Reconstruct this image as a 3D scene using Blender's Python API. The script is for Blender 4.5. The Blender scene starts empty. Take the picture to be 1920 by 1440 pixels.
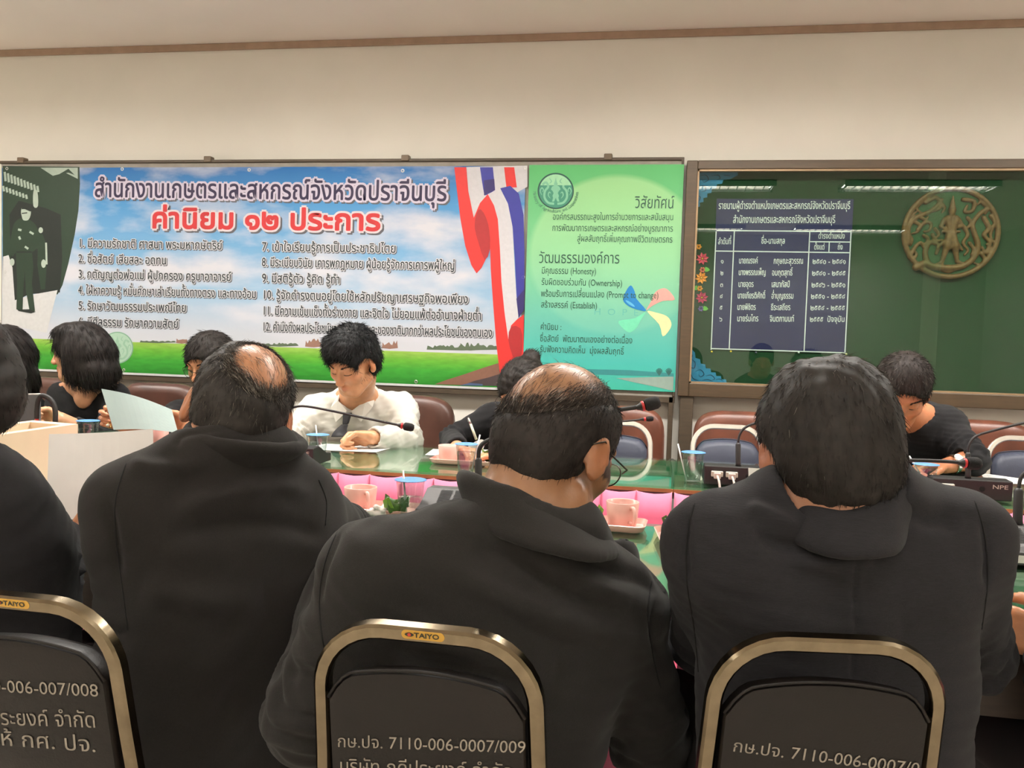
import bpy, bmesh, math, random
import numpy as np
from mathutils import Vector, Matrix
from mathutils.bvhtree import BVHTree

SC = bpy.context.scene
COL = SC.collection
random.seed(7)
RNG = np.random.default_rng(7)

# ------------------------------------------------------------------ camera
W, H, FPX = 1920.0, 1440.0, 1609.0
YAW, PITCH, ROLL = math.radians(9.8), math.radians(-2.87), math.radians(1.79)
EYE = Vector((0.0, 0.0, 1.16))
CROT = Matrix.Rotation(YAW, 3, 'Z') @ Matrix.Rotation(math.pi / 2 + PITCH, 3, 'X') @ Matrix.Rotation(ROLL, 3, 'Z')
cam_d = bpy.data.cameras.new('camera')
cam_d.sensor_width = 36.0
cam_d.lens = FPX / W * 36.0
cam_d.clip_start = 0.05
cam = bpy.data.objects.new('camera', cam_d)
COL.objects.link(cam)
cam.matrix_world = Matrix.Translation(EYE) @ CROT.to_4x4()
SC.camera = cam

# ------------------------------------------------------------------ view, world, room lamps
SC.view_settings.view_transform = 'Standard'
SC.view_settings.look = 'None'
SC.view_settings.exposure = 0.0
SC.view_settings.gamma = 1.0
SC.view_settings.use_curve_mapping = False
world = bpy.data.worlds.new('world')
SC.world = world
world.use_nodes = True
world.node_tree.nodes['Background'].inputs[0].default_value = (0.9, 0.85, 0.78, 1)
world.node_tree.nodes['Background'].inputs[1].default_value = 0.02

CEIL = 2.615
LAMP_ROWS = ((2.72, 72.0), (0.15, 18.0), (-2.6, 34.0))      # distance from the viewer along the room, watts
LAMP_X = (-3.3, -1.5, 0.3, 2.1)
LAMP_COL = (1.0, 0.97, 0.92)
for ly, lw in LAMP_ROWS:
    for lx in LAMP_X:
        ld = bpy.data.lights.new('fluorescent_light', 'AREA')
        ld.shape = 'RECTANGLE'
        ld.size, ld.size_y = 1.2, 0.26
        ld.energy = lw
        ld.color = LAMP_COL
        lo = bpy.data.objects.new('fluorescent_light', ld)
        lo.location = (lx, ly, CEIL - 0.018)
        COL.objects.link(lo)

# ------------------------------------------------------------------ pixel <-> world helpers
def ray(px, py):
    return CROT @ Vector(((px - W / 2) / FPX, -(py - H / 2) / FPX, -1.0))
def U(px, py, D):                      # point seen at (px,py) at depth D
    return EYE + ray(px, py) * D
def onY(px, py, Y):
    d = ray(px, py)
    return EYE + d * (Y / d.y)
def onZ(px, py, Z):
    d = ray(px, py)
    return EYE + d * ((Z - EYE.z) / d.z)

# ------------------------------------------------------------------ colours and materials
def lin(c):
    c = c / 255.0
    return c / 12.92 if c <= 0.04045 else ((c + 0.055) / 1.055) ** 2.4
def rgb(r, g, b):
    return (lin(r), lin(g), lin(b), 1.0)
MATS = {}
def mat(name, col, rough=0.6, metal=0.0, spec=0.5, var=0.08, scale=20.0, bump=0.0, bscale=200.0, coat=0.0,
        sheen=0.0, attr=None, emit=0.0, stretch=None, sss=0.0):
    if name in MATS:
        return MATS[name]
    m = bpy.data.materials.new(name)
    MATS[name] = m
    m.use_nodes = True
    nt = m.node_tree
    N, L = nt.nodes, nt.links
    b = N['Principled BSDF']
    b.inputs['Roughness'].default_value = rough
    b.inputs['Metallic'].default_value = metal
    b.inputs['Specular IOR Level'].default_value = spec
    b.inputs['Coat Weight'].default_value = coat
    b.inputs['Coat Roughness'].default_value = 0.08
    if sheen:
        b.inputs['Sheen Weight'].default_value = sheen
        b.inputs['Sheen Roughness'].default_value = 0.6
    if sss:
        b.inputs['Subsurface Weight'].default_value = sss
        b.inputs['Subsurface Radius'].default_value = (0.010, 0.004, 0.002)
        b.inputs['Subsurface Scale'].default_value = 0.5
    tc = N.new('ShaderNodeTexCoord')
    src = tc.outputs['Object']
    if stretch:
        mp = N.new('ShaderNodeMapping')
        mp.inputs['Scale'].default_value = stretch
        L.new(src, mp.inputs['Vector'])
        src = mp.outputs['Vector']
    nz = N.new('ShaderNodeTexNoise')
    nz.inputs['Scale'].default_value = scale
    nz.inputs['Detail'].default_value = 4.0
    L.new(src, nz.inputs['Vector'])
    mr = N.new('ShaderNodeMapRange')
    mr.inputs['From Min'].default_value = 0.3
    mr.inputs['From Max'].default_value = 0.7
    mr.inputs['To Min'].default_value = 1.0 - var
    mr.inputs['To Max'].default_value = 1.0 + var
    L.new(nz.outputs['Fac'], mr.inputs['Value'])
    mx = N.new('ShaderNodeMix')
    mx.data_type = 'RGBA'
    mx.blend_type = 'MULTIPLY'
    mx.inputs[0].default_value = 1.0
    if attr:
        at = N.new('ShaderNodeAttribute')
        at.attribute_name = attr
        L.new(at.outputs['Color'], mx.inputs[6])
    else:
        mx.inputs[6].default_value = col
    L.new(mr.outputs['Result'], mx.inputs[7])
    L.new(mx.outputs[2], b.inputs['Base Color'])
    if emit:
        b.inputs['Emission Color'].default_value = col
        b.inputs['Emission Strength'].default_value = emit
    if bump:
        bn = N.new('ShaderNodeTexNoise')
        bn.inputs['Scale'].default_value = bscale
        bn.inputs['Detail'].default_value = 3.0
        L.new(src, bn.inputs['Vector'])
        bp = N.new('ShaderNodeBump')
        bp.inputs['Strength'].default_value = bump
        bp.inputs['Distance'].default_value = 0.002
        L.new(bn.outputs['Fac'], bp.inputs['Height'])
        L.new(bp.outputs['Normal'], b.inputs['Normal'])
    return m

def glass_mat(name, tint=(0.93, 0.97, 0.94, 1), refl=0.06, rough=0.02, ior=0.8):
    if name in MATS:
        return MATS[name]
    m = bpy.data.materials.new(name)
    MATS[name] = m
    m.use_nodes = True
    nt = m.node_tree
    N, L = nt.nodes, nt.links
    N.remove(N['Principled BSDF'])
    tr = N.new('ShaderNodeBsdfTransparent')
    tr.inputs[0].default_value = tint
    gl = N.new('ShaderNodeBsdfGlossy')
    gl.inputs['Roughness'].default_value = rough
    gl.inputs['Color'].default_value = (1, 1, 1, 1)
    lw = N.new('ShaderNodeLayerWeight')
    lw.inputs['Blend'].default_value = 0.5
    pw = N.new('ShaderNodeMath')
    pw.operation = 'POWER'
    pw.inputs[1].default_value = 4.5
    L.new(lw.outputs['Facing'], pw.inputs[0])
    ad = N.new('ShaderNodeMath')
    ad.operation = 'MULTIPLY_ADD'
    ad.inputs[1].default_value = (1 - refl) * ior
    ad.inputs[2].default_value = refl
    ad.use_clamp = True
    L.new(pw.outputs[0], ad.inputs[0])
    mx = N.new('ShaderNodeMixShader')
    L.new(ad.outputs[0], mx.inputs[0])
    L.new(tr.outputs[0], mx.inputs[1])
    L.new(gl.outputs[0], mx.inputs[2])
    L.new(mx.outputs[0], N['Material Output'].inputs['Surface'])
    return m

# ------------------------------------------------------------------ object helpers
def link(name, me, parent=None, smooth=False):
    o = bpy.data.objects.new(name, me)
    COL.objects.link(o)
    if parent:
        o.parent = parent
        o.matrix_parent_inverse = Matrix.Translation(-parent.location) if parent.type == 'EMPTY' and not any(parent.rotation_euler) else parent.matrix_basis.inverted()
    if smooth:
        me.polygons.foreach_set('use_smooth', [True] * len(me.polygons))
    return o
def tag(o, label, cat, group=None, kind=None):
    if label:
        o['label'] = label
    if cat:
        o['category'] = cat
    if group:
        o['group'] = group
    if kind:
        o['kind'] = kind
    return o
def thing(name, label, cat, loc=(0, 0, 0), group=None):
    o = bpy.data.objects.new(name, None)
    o.empty_display_size = 0.05
    o.location = loc
    COL.objects.link(o)
    return tag(o, label, cat, group)
def struct(o):
    o['kind'] = 'structure'
    return o

class MB:
    """collects shapes into one mesh; every shape may use its own material slot"""
    def __init__(s):
        s.v, s.f, s.m, s.mats = [], [], [], []
    def slot(s, m):
        if m not in s.mats:
            s.mats.append(m)
        return s.mats.index(m)
    def add(s, vs, fs, m):
        k = s.slot(m)
        o = len(s.v)
        s.v += [tuple(p) for p in vs]
        s.f += [tuple(i + o for i in f) for f in fs]
        s.m += [k] * len(fs)
    def box(s, lo, hi, m, M=None):
        x0, y0, z0 = lo
        x1, y1, z1 = hi
        vs = [Vector(p) for p in ((x0, y0, z0), (x1, y0, z0), (x1, y1, z0), (x0, y1, z0), (x0, y0, z1), (x1, y0, z1), (x1, y1, z1), (x0, y1, z1))]
        if M is not None:
            vs = [M @ p for p in vs]
        s.add(vs, [(0, 3, 2, 1), (4, 5, 6, 7), (0, 1, 5, 4), (1, 2, 6, 5), (2, 3, 7, 6), (3, 0, 4, 7)], m)
    def tube(s, pts, r, m, n=10, closed=False, cap=True, flat=None):
        """round tube; r may be a list; flat=(a,b,up) gives a rectangular tube of half sizes a (along up) and b"""
        pts = [Vector(p) for p in pts]
        c = len(pts)
        rings = []
        prev = None
        for i, p in enumerate(pts):
            if closed:
                t = pts[(i + 1) % c] - pts[i - 1]
            else:
                t = pts[min(i + 1, c - 1)] - pts[max(i - 1, 0)]
            t.normalize()
            if flat:
                u = Vector(flat[2])
                u = (u - t * u.dot(t)).normalized()
            elif prev is None:
                u = t.orthogonal().normalized()
            else:
                u = (prev - t * prev.dot(t)).normalized()
            prev = u
            w = t.cross(u)
            if flat:
                a, b = flat[0], flat[1]
                e = min(a, b) * 0.35
                prof = [(a, b - e), (a - e, b), (-a + e, b), (-a, b - e), (-a, -b + e), (-a + e, -b), (a - e, -b), (a, -b + e)]
                rings.append([p + u * x + w * y for x, y in prof])
            else:
                rr = r[i] if isinstance(r, (list, tuple)) else r
                rings.append([p + (u * math.cos(2 * math.pi * k / n) + w * math.sin(2 * math.pi * k / n)) * rr for k in range(n)])
        n = len(rings[0])
        vs = [q for g in rings for q in g]
        fs = []
        for i in range(c if closed else c - 1):
            j = (i + 1) % c
            for k in range(n):
                k2 = (k + 1) % n
                fs.append((i * n + k, i * n + k2, j * n + k2, j * n + k))
        if cap and not closed:
            fs.append(tuple(range(n - 1, -1, -1)))
            fs.append(tuple((c - 1) * n + k for k in range(n)))
        s.add(vs, fs, m)
    def lathe(s, prof, m, n=32, M=None, cap0=False, cap1=False):
        M = M or Matrix.Identity(4)
        vs = []
        for r, z in prof:
            for k in range(n):
                a = 2 * math.pi * k / n
                vs.append(M @ Vector((r * math.cos(a), r * math.sin(a), z)))
        fs = []
        for i in range(len(prof) - 1):
            for k in range(n):
                k2 = (k + 1) % n
                fs.append((i * n + k, i * n + k2, (i + 1) * n + k2, (i + 1) * n + k))
        if cap0:
            fs.append(tuple(range(n - 1, -1, -1)))
        if cap1:
            fs.append(tuple((len(prof) - 1) * n + k for k in range(n)))
        s.add(vs, fs, m)
    def prism(s, poly, axis_vec, m):
        """extrude a closed 3D polygon along a vector"""
        n = len(poly)
        a = Vector(axis_vec)
        vs = [Vector(p) for p in poly] + [Vector(p) + a for p in poly]
        fs = [tuple(range(n - 1, -1, -1)), tuple(range(n, 2 * n))] + [(i, (i + 1) % n, n + (i + 1) % n, n + i) for i in range(n)]
        s.add(vs, fs, m)
    def grid(s, P, m, closed_u=False):
        """P[i][j] points -> quads"""
        a, b = len(P), len(P[0])
        vs = [q for r in P for q in r]
        fs = []
        for i in range(a - 1 + (1 if closed_u else 0)):
            i2 = (i + 1) % a
            for j in range(b - 1):
                fs.append((i * b + j, i2 * b + j, i2 * b + j + 1, i * b + j + 1))
        s.add(vs, fs, m)
    def build(s, name, parent=None, smooth=False, bevel=0.0, seg=2, recalc=True, auto=None, M=None, origin=None):
        me = bpy.data.meshes.new(name)
        vs = s.v
        if M is not None:
            vs = [tuple(M @ Vector(v)) for v in vs]
        if origin is not None:
            oo = Vector(origin)
            vs = [tuple(Vector(v) - oo) for v in vs]
        me.from_pydata(vs, [], s.f)
        for mm in s.mats:
            me.materials.append(mm)
        me.polygons.foreach_set('material_index', s.m)
        if recalc:
            bm = bmesh.new()
            bm.from_mesh(me)
            bmesh.ops.recalc_face_normals(bm, faces=bm.faces)
            bm.to_mesh(me)
            bm.free()
        me.update()
        o = bpy.data.objects.new(name, me)
        COL.objects.link(o)
        if origin is not None:
            o.location = origin
        if parent:
            o.parent = parent
            o.matrix_parent_inverse = parent.matrix_basis.inverted()
        if smooth or auto:
            me.polygons.foreach_set('use_smooth', [True] * len(me.polygons))
            if auto:
                me.set_sharp_from_angle(angle=math.radians(auto))
        if bevel:
            bv = o.modifiers.new('bevel', 'BEVEL')
            bv.width = bevel
            bv.segments = seg
            bv.limit_method = 'ANGLE'
        return o

def spline(pts, n=6, closed=False):
    pts = [Vector(p) for p in pts]
    c = len(pts)
    out = []
    for i in range(c if closed else c - 1):
        if closed:
            p0, p1, p2, p3 = pts[i - 1], pts[i], pts[(i + 1) % c], pts[(i + 2) % c]
        else:
            p0, p1, p2, p3 = pts[max(i - 1, 0)], pts[i], pts[i + 1], pts[min(i + 2, c - 1)]
        for k in range(n):
            t = k / n
            out.append(0.5 * ((2 * p1) + (p2 - p0) * t + (2 * p0 - 5 * p1 + 4 * p2 - p3) * t * t + (3 * p1 - p0 - 3 * p2 + p3) * t ** 3))
    if not closed:
        out.append(pts[-1])
    return out

# ------------------------------------------------------------------ implicit solids -> one continuous mesh
class SDF:
    def __init__(s, lo, hi, h):
        s.lo = np.array(lo, float)
        s.h = h
        s.n = np.ceil((np.array(hi, float) - s.lo) / h).astype(int) + 1
        s.D = np.full(s.n, 0.3, np.float32)
        s.ax = [s.lo[i] + h * np.arange(s.n[i]) for i in range(3)]
    def _sub(s, lo, hi):
        a = np.clip(np.floor((np.array(lo) - s.lo) / s.h).astype(int), 0, s.n)
        b = np.clip(np.ceil((np.array(hi) - s.lo) / s.h).astype(int) + 1, 0, s.n)
        if np.any(b <= a):
            return None
        sl = tuple(slice(a[i], b[i]) for i in range(3))
        X = s.ax[0][sl[0]][:, None, None]
        Y = s.ax[1][sl[1]][None, :, None]
        Z = s.ax[2][sl[2]][None, None, :]
        return sl, X, Y, Z
    def _mix(s, sl, d, k, op):
        A = s.D[sl]
        if op == '-':
            d = -d
            h = np.clip(0.5 + 0.5 * (d - A) / k, 0, 1)
            s.D[sl] = A + (d - A) * h + k * h * (1 - h)
        else:
            h = np.clip(0.5 + 0.5 * (d - A) / k, 0, 1)
            s.D[sl] = d + (A - d) * h - k * h * (1 - h)
    def cap(s, a, b, ra, rb=None, k=0.02, op='+'):
        rb = ra if rb is None else rb
        a = np.array(a, float)
        b = np.array(b, float)
        m = max(ra, rb) + 2 * k + 3 * s.h
        q = s._sub(np.minimum(a, b) - m, np.maximum(a, b) + m)
        if q is None:
            return
        sl, X, Y, Z = q
        d = b - a
        L2 = max(float(d @ d), 1e-9)
        t = np.clip(((X - a[0]) * d[0] + (Y - a[1]) * d[1] + (Z - a[2]) * d[2]) / L2, 0, 1)
        dist = np.sqrt((X - a[0] - t * d[0]) ** 2 + (Y - a[1] - t * d[1]) ** 2 + (Z - a[2] - t * d[2]) ** 2) - (ra + (rb - ra) * t)
        s._mix(sl, dist.astype(np.float32), k, op)
    def ell(s, c, r, R=None, k=0.02, op='+'):
        c = np.array(c, float)
        r = np.array(r, float)
        m = r.max() + 2 * k + 3 * s.h
        q = s._sub(c - m, c + m)
        if q is None:
            return
        sl, X, Y, Z = q
        x, y, z = X - c[0], Y - c[1], Z - c[2]
        if R is not None:
            R = np.array(R)
            x, y, z = (R[0, i] * x + R[1, i] * y + R[2, i] * z for i in range(3))
        k0 = np.sqrt((x / r[0]) ** 2 + (y / r[1]) ** 2 + (z / r[2]) ** 2)
        k1 = np.sqrt((x / r[0] ** 2) ** 2 + (y / r[1] ** 2) ** 2 + (z / r[2] ** 2) ** 2) + 1e-6
        s._mix(sl, (k0 * (k0 - 1) / k1).astype(np.float32), k, op)
    def box(s, c, hf, rd, R=None, k=0.01, op='+'):
        c = np.array(c, float)
        m = float(np.linalg.norm(hf)) + 2 * k + 3 * s.h
        q = s._sub(c - m, c + m)
        if q is None:
            return
        sl, X, Y, Z = q
        x, y, z = X - c[0], Y - c[1], Z - c[2]
        if R is not None:
            R = np.array(R)
            x, y, z = (R[0, i] * x + R[1, i] * y + R[2, i] * z for i in range(3))
        qx, qy, qz = abs(x) - hf[0] + rd, abs(y) - hf[1] + rd, abs(z) - hf[2] + rd
        d = np.sqrt(np.maximum(qx, 0) ** 2 + np.maximum(qy, 0) ** 2 + np.maximum(qz, 0) ** 2) + np.minimum(np.maximum(qx, np.maximum(qy, qz)), 0) - rd
        s._mix(sl, d.astype(np.float32), k, op)
    def cut(s, p, n, k=0.004):
        """remove everything on the side the normal points to"""
        p = np.array(p, float)
        n = np.array(n, float)
        n /= np.linalg.norm(n)
        X, Y, Z = s.ax[0][:, None, None], s.ax[1][None, :, None], s.ax[2][None, None, :]
        d = (X - p[0]) * n[0] + (Y - p[1]) * n[1] + (Z - p[2]) * n[2]
        s.D = np.maximum(s.D, d.astype(np.float32))
    def mesh(s, smooth=1):
        D = np.pad(s.D, 1, constant_values=0.3)
        n = np.array(D.shape)
        neg = D < 0
        c = [slice(None, -1), slice(1, None)]
        cnt = np.zeros(n - 1, int)
        corners = {}
        for i in (0, 1):
            for j in (0, 1):
                for k in (0, 1):
                    cnt += neg[c[i], c[j], c[k]]
        act = (cnt > 0) & (cnt < 8)
        idx = np.argwhere(act)
        num = len(idx)
        vid = np.full(act.shape, -1, int)
        vid[act] = np.arange(num)
        acc = np.zeros((num, 3))
        wt = np.zeros(num)
        C = [(i, j, k) for i in (0, 1) for j in (0, 1) for k in (0, 1)]
        val = {q: D[idx[:, 0] + q[0], idx[:, 1] + q[1], idx[:, 2] + q[2]] for q in C}
        for a in C:
            for ax in range(3):
                if a[ax] == 0:
                    b = list(a)
                    b[ax] = 1
                    va, vb = val[a], val[tuple(b)]
                    x = (va < 0) != (vb < 0)
                    t = va / np.where(x, va - vb, 1)
                    p = np.tile(np.array(a, float), (num, 1))
                    p[:, ax] += t
                    acc[x] += p[x]
                    wt[x] += 1
        V = idx + acc / wt[:, None]
        F = []
        for ax in range(3):
            o1, o2 = [(1, 2), (2, 0), (0, 1)][ax]
            sl0 = [slice(None)] * 3
            sl1 = [slice(None)] * 3
            sl0[ax] = slice(None, -1)
            sl1[ax] = slice(1, None)
            e = neg[tuple(sl0)] != neg[tuple(sl1)]
            q = np.argwhere(e)
            q = q[(q[:, o1] > 0) & (q[:, o2] > 0) & (q[:, o1] < n[o1] - 1) & (q[:, o2] < n[o2] - 1)]
            if not len(q):
                continue
            sg = neg[q[:, 0], q[:, 1], q[:, 2]]
            def at(d1, d2):
                r = q.copy()
                r[:, o1] += d1
                r[:, o2] += d2
                return vid[r[:, 0], r[:, 1], r[:, 2]]
            quad = np.stack([at(-1, -1), at(0, -1), at(0, 0), at(-1, 0)], 1)
            quad[~sg] = quad[~sg][:, ::-1]
            F.append(quad)
        F = np.concatenate(F)
        V = (V - 1) * s.h + s.lo
        for _ in range(smooth):
            S = np.zeros_like(V)
            w = np.zeros(len(V))
            for i in range(4):
                a, b = F[:, i], F[:, (i + 1) % 4]
                for ax in range(3):
                    S[:, ax] += np.bincount(a, V[b, ax], len(V)) + np.bincount(b, V[a, ax], len(V))
                w += np.bincount(a, minlength=len(V)) + np.bincount(b, minlength=len(V))
            V = 0.5 * V + 0.5 * S / np.maximum(w, 1)[:, None]
        return V, F
def vnormals(V, F):
    n = np.cross(V[F[:, 2]] - V[F[:, 0]], V[F[:, 3]] - V[F[:, 1]])
    N = np.zeros_like(V)
    for i in range(4):
        for ax in range(3):
            N[:, ax] += np.bincount(F[:, i], n[:, ax], len(V))
    return N / (np.linalg.norm(N, axis=1, keepdims=True) + 1e-12)
def mesh_obj(name, V, F, m, parent=None, col=None, smooth=True):
    me = bpy.data.meshes.new(name)
    k = F.shape[1]
    me.vertices.add(len(V))
    me.vertices.foreach_set('co', np.asarray(V, np.float32).ravel())
    me.loops.add(F.size)
    me.loops.foreach_set('vertex_index', F.ravel().astype(np.int32))
    me.polygons.add(len(F))
    me.polygons.foreach_set('loop_start', (np.arange(len(F)) * k).astype(np.int32))
    me.update(calc_edges=True)
    me.validate()
    if smooth:
        me.polygons.foreach_set('use_smooth', [True] * len(me.polygons))
    if col is not None:
        at = me.color_attributes.new('Col', 'FLOAT_COLOR', 'POINT')
        c4 = np.ones((len(V), 4), np.float32)
        c4[:, :3] = col
        at.data.foreach_set('color', c4.ravel())
    me.materials.append(m)
    o = bpy.data.objects.new(name, me)
    COL.objects.link(o)
    if parent:
        o.parent = parent
        o.matrix_parent_inverse = parent.matrix_basis.inverted()
    return o

# ------------------------------------------------------------------ lettering: Thai and Latin glyphs as flat meshes
GLY = {}
LIFT = random.Random(11)
def _curve_mesh(body, off):
    c = bpy.data.curves.new('glyph', 'FONT')
    c.body = body
    c.size = 1.0
    c.resolution_u = 3
    c.offset = off
    o = bpy.data.objects.new('glyph', c)
    COL.objects.link(o)
    dg = bpy.context.evaluated_depsgraph_get()
    e = o.evaluated_get(dg)
    me = e.to_mesh()
    vs = [(v.co.x, v.co.y) for v in me.vertices]
    fs = [tuple(p.vertices) for p in me.polygons]
    e.to_mesh_clear()
    bpy.data.objects.remove(o)
    bpy.data.curves.remove(c)
    return vs, fs
UP1 = set('\u0e31\u0e34\u0e35\u0e36\u0e37\u0e4d\u0e47')
TONE = set('\u0e48\u0e49\u0e4a\u0e4b\u0e4c')
LOW = set('\u0e38\u0e39')
TALL = set('\u0e1b\u0e1d\u0e1f\u0e2c')
def glyph(ch, off):
    k = (ch, off)
    if k not in GLY:
        vs, fs = _curve_mesh(ch, off)
        if ch in UP1 or ch in TONE or ch in LOW:
            adv = 0.0
        elif ch == ' ':
            adv = 0.30
        else:
            w = _curve_mesh(ch + '|', 0.0)[0]
            adv = max(x for x, y in w) - 0.168
        GLY[k] = (vs, fs, adv)
    return GLY[k]
def layout(text, off):
    pen, vs, fs = 0.0, [], []
    prev_base, has_up = '', False
    for i, ch in enumerate(text):
        g, f, adv = glyph(ch, off)
        dx, dy = 0.0, 0.0
        if ch in TONE:
            nxt = text[i + 1] if i + 1 < len(text) else ''
            dy = 0.17 if (has_up or nxt == '\u0e33') else 0.0
            if ch != '\u0e4c' and not has_up and nxt != '\u0e33':
                dy = -0.03
        if (ch in UP1 or ch in TONE) and prev_base in TALL:
            dx = -0.13
        if ch in UP1:
            has_up = True
        elif not (ch in TONE or ch in LOW):
            prev_base, has_up = ch, False
        o = len(vs)
        vs += [(x + pen + dx, y + dy) for x, y in g]
        fs += [tuple(j + o for j in q) for q in f]
        pen += adv
    return vs, fs, pen
def text_on(mb, text, p0, p1, h, m, n=(0, -1, 0), off=0.0, lift=0.0, shift=(0, 0), up=None, slant=0.0):
    """write text from p0 to p1 (baseline, world points); h = height of a plain consonant in metres; lift = metres off the surface"""
    p0, p1, n = Vector(p0), Vector(p1), Vector(n).normalized()
    vs, fs, w = layout(text, 0.0)
    d = p1 - p0
    sx = d.length / max(w, 1e-6)
    d.normalize()
    up = Vector(up) if up else n.cross(d).normalized()
    sy = h / 0.558
    # a heavier stroke or a halo is the same glyph laid down again around its place
    rad = abs(off) * sy
    k = 1 if off == 0 else (4 if off < .02 else 8)
    ring_ = [(0.0, 0.0)] if k == 1 else [(rad * math.cos(2 * math.pi * i / k + .39), rad * math.sin(2 * math.pi * i / k + .39)) for i in range(k)]
    X = np.array([(x + slant * y) * sx + shift[0] for x, y in vs])
    Y = np.array([y * sy + shift[1] for x, y in vs])
    d_, u_, n_, o_ = np.array(d), np.array(up), np.array(n), np.array(p0 + n * lift)
    out, nf = [], []
    for rx, ry in ring_:
        base = o_ + np.outer(X + rx, d_) + np.outer(Y + ry, u_)
        for q in fs:                   # every facet gets a hair of its own lift so overlapping strokes never coincide
            e = n_ * (0.00022 * LIFT.random())
            nf.append(tuple(range(len(out), len(out) + len(q))))
            out += [tuple(base[i] + e) for i in q]
    mb.add(out, nf, m)
# ================================================================== room shell
WY = 4.10                                    # wall that carries the displays
X0, X1, Y0 = -5.2, 3.9, -3.4
M_WALL = mat('wall_paint', rgb(232, 228, 218), rough=0.75, var=0.03, scale=3.0, bump=0.08, bscale=60)
M_CEIL = mat('ceiling_paint', rgb(248, 238, 230), rough=0.85, var=0.02, scale=2.0)
M_TRIM = mat('trim_paint', rgb(170, 144, 124), rough=0.6)
M_FLOOR = mat('floor_tile', rgb(222, 214, 202), rough=0.35, var=0.08, scale=6)
def shell(name, lo, hi, m):
    b = MB()
    b.box(lo, hi, m)
    return struct(b.build(name))
shell('floor', (X0 - .1, Y0 - .1, -0.1), (X1 + .1, WY + .1, 0), M_FLOOR)
shell('ceiling', (X0 - .1, Y0 - .1, CEIL), (X1 + .1, WY + .1, CEIL + .1), M_CEIL)
shell('wall_back', (X0, WY, 0), (X1, WY + .1, CEIL), M_WALL)
shell('wall_front', (X0, Y0 - .1, 0), (X1, Y0, CEIL), M_WALL)
shell('wall_left', (X0 - .1, Y0 - .1, 0), (X0, WY + .1, CEIL), M_WALL)
shell('wall_right', (X1, Y0 - .1, 0), (X1 + .1, WY + .1, CEIL), M_WALL)
b = MB()
b.box((X0, WY - 0.014, CEIL - 0.034), (X1, WY, CEIL), M_TRIM)
struct(b.build('trim_1', bevel=0.003))
b = MB()
b.box((X0, WY - 0.012, 0), (X1, WY, 0.1), M_TRIM)
struct(b.build('baseboard_back', bevel=0.003))

# ceiling fixtures: the room's lamps, with louvres
M_TUBE = mat('lit_tube', (1.0, 0.93, 0.82, 1), emit=2.5, var=0)
M_LOUV = mat('louvre_metal', rgb(225, 225, 225), rough=0.5)
M_SIDE = mat('fixture_side', rgb(120, 118, 114), rough=0.5, metal=0.4)
M_TRAY = mat('fixture_white', rgb(235, 232, 225), rough=0.5)
for i, (ly, lw) in enumerate(LAMP_ROWS):
    for j, lx in enumerate(LAMP_X):
        t = thing('ceiling_light', 'louvred white ceiling light, %s from the left %s' % (('first', 'second', 'third', 'fourth')[j], ('over the conference tables', 'in the middle row', 'in the rear row')[i]), 'ceiling light', (lx, ly, CEIL), 'louvred ceiling lights')
        b = MB()
        b.box((lx - .62, ly - .16, CEIL - .012), (lx + .62, ly + .16, CEIL), M_TRAY)
        b.box((lx - .62, ly - .16, CEIL - .052), (lx + .62, ly - .15, CEIL), M_SIDE)
        b.box((lx - .62, ly + .15, CEIL - .052), (lx + .62, ly + .16, CEIL), M_SIDE)
        b.build('housing', t)
        b = MB()
        for k in range(17):
            x = lx - .6 + k * .075
            b.prism([(x - .004, ly - .149, CEIL - .050), (x + .004, ly - .149, CEIL - .050), (x, ly - .149, CEIL - .034)], (0, .298, 0), M_LOUV)
        b.build('louvre', t)
        for s in (-.07, .07):
            b = MB()
            b.tube([(lx - .58, ly + s, CEIL - .03), (lx + .58, ly + s, CEIL - .03)], .012, M_TUBE, n=8)
            b.build('fluorescent_tube', t, smooth=True)

# ================================================================== display board behind banner and poster
M_RAIL = mat('dark_brown_wood', rgb(76, 64, 50), rough=0.5, var=0.12, scale=14, stretch=(1, 8, 8))
M_CLIP = mat('brown_clip', rgb(104, 88, 70), rough=0.5)
M_PANEL = mat('grey_panel', rgb(150, 144, 134), rough=0.7)
BY = 4.035
pL, pR = onY(1, 309, BY).x, onY(1283, 305, BY).x
zT, zB = 2.012, 0.925
t = thing('display_board', 'long brown-edged display board standing behind the cloth banner and green poster', 'display board', ((pL + pR) / 2, BY + .03, 0))
b = MB()
b.box((pL, BY + .006, zB), (pR, BY + .04, zT), M_PANEL)
b.build('panel', t)
b = MB()
b.box((pL - .01, BY - .004, zT - .004), (pR, BY + .044, zT + .010), M_RAIL)
b.box((pL - .01, BY - .0, zB - .03), (pR, BY + .044, zB), M_RAIL)
b.box((pR - .012, BY - .004, zB), (pR, BY + .044, zT), M_RAIL)
b.build('rail', t, bevel=0.003)
xl = onY(1253, 760, BY).x
b = MB()
b.box((xl, BY + .0, 0), (pR - .005, BY + .044, zB), M_RAIL)
b.build('leg', t, bevel=0.003)
b = MB()
b.box((pL, BY + .0, 0), (pL + .05, BY + .044, zB), M_RAIL)
b.build('leg', t, bevel=0.003)
for px in (40, 390, 760, 1140):
    c = onY(px, 304, BY).x
    b = MB()
    b.box((c - .019, BY - .010, zT - .002), (c + .019, BY + .030, zT + .027), M_CLIP)
    b.build('clip', t, bevel=0.004)

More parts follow.
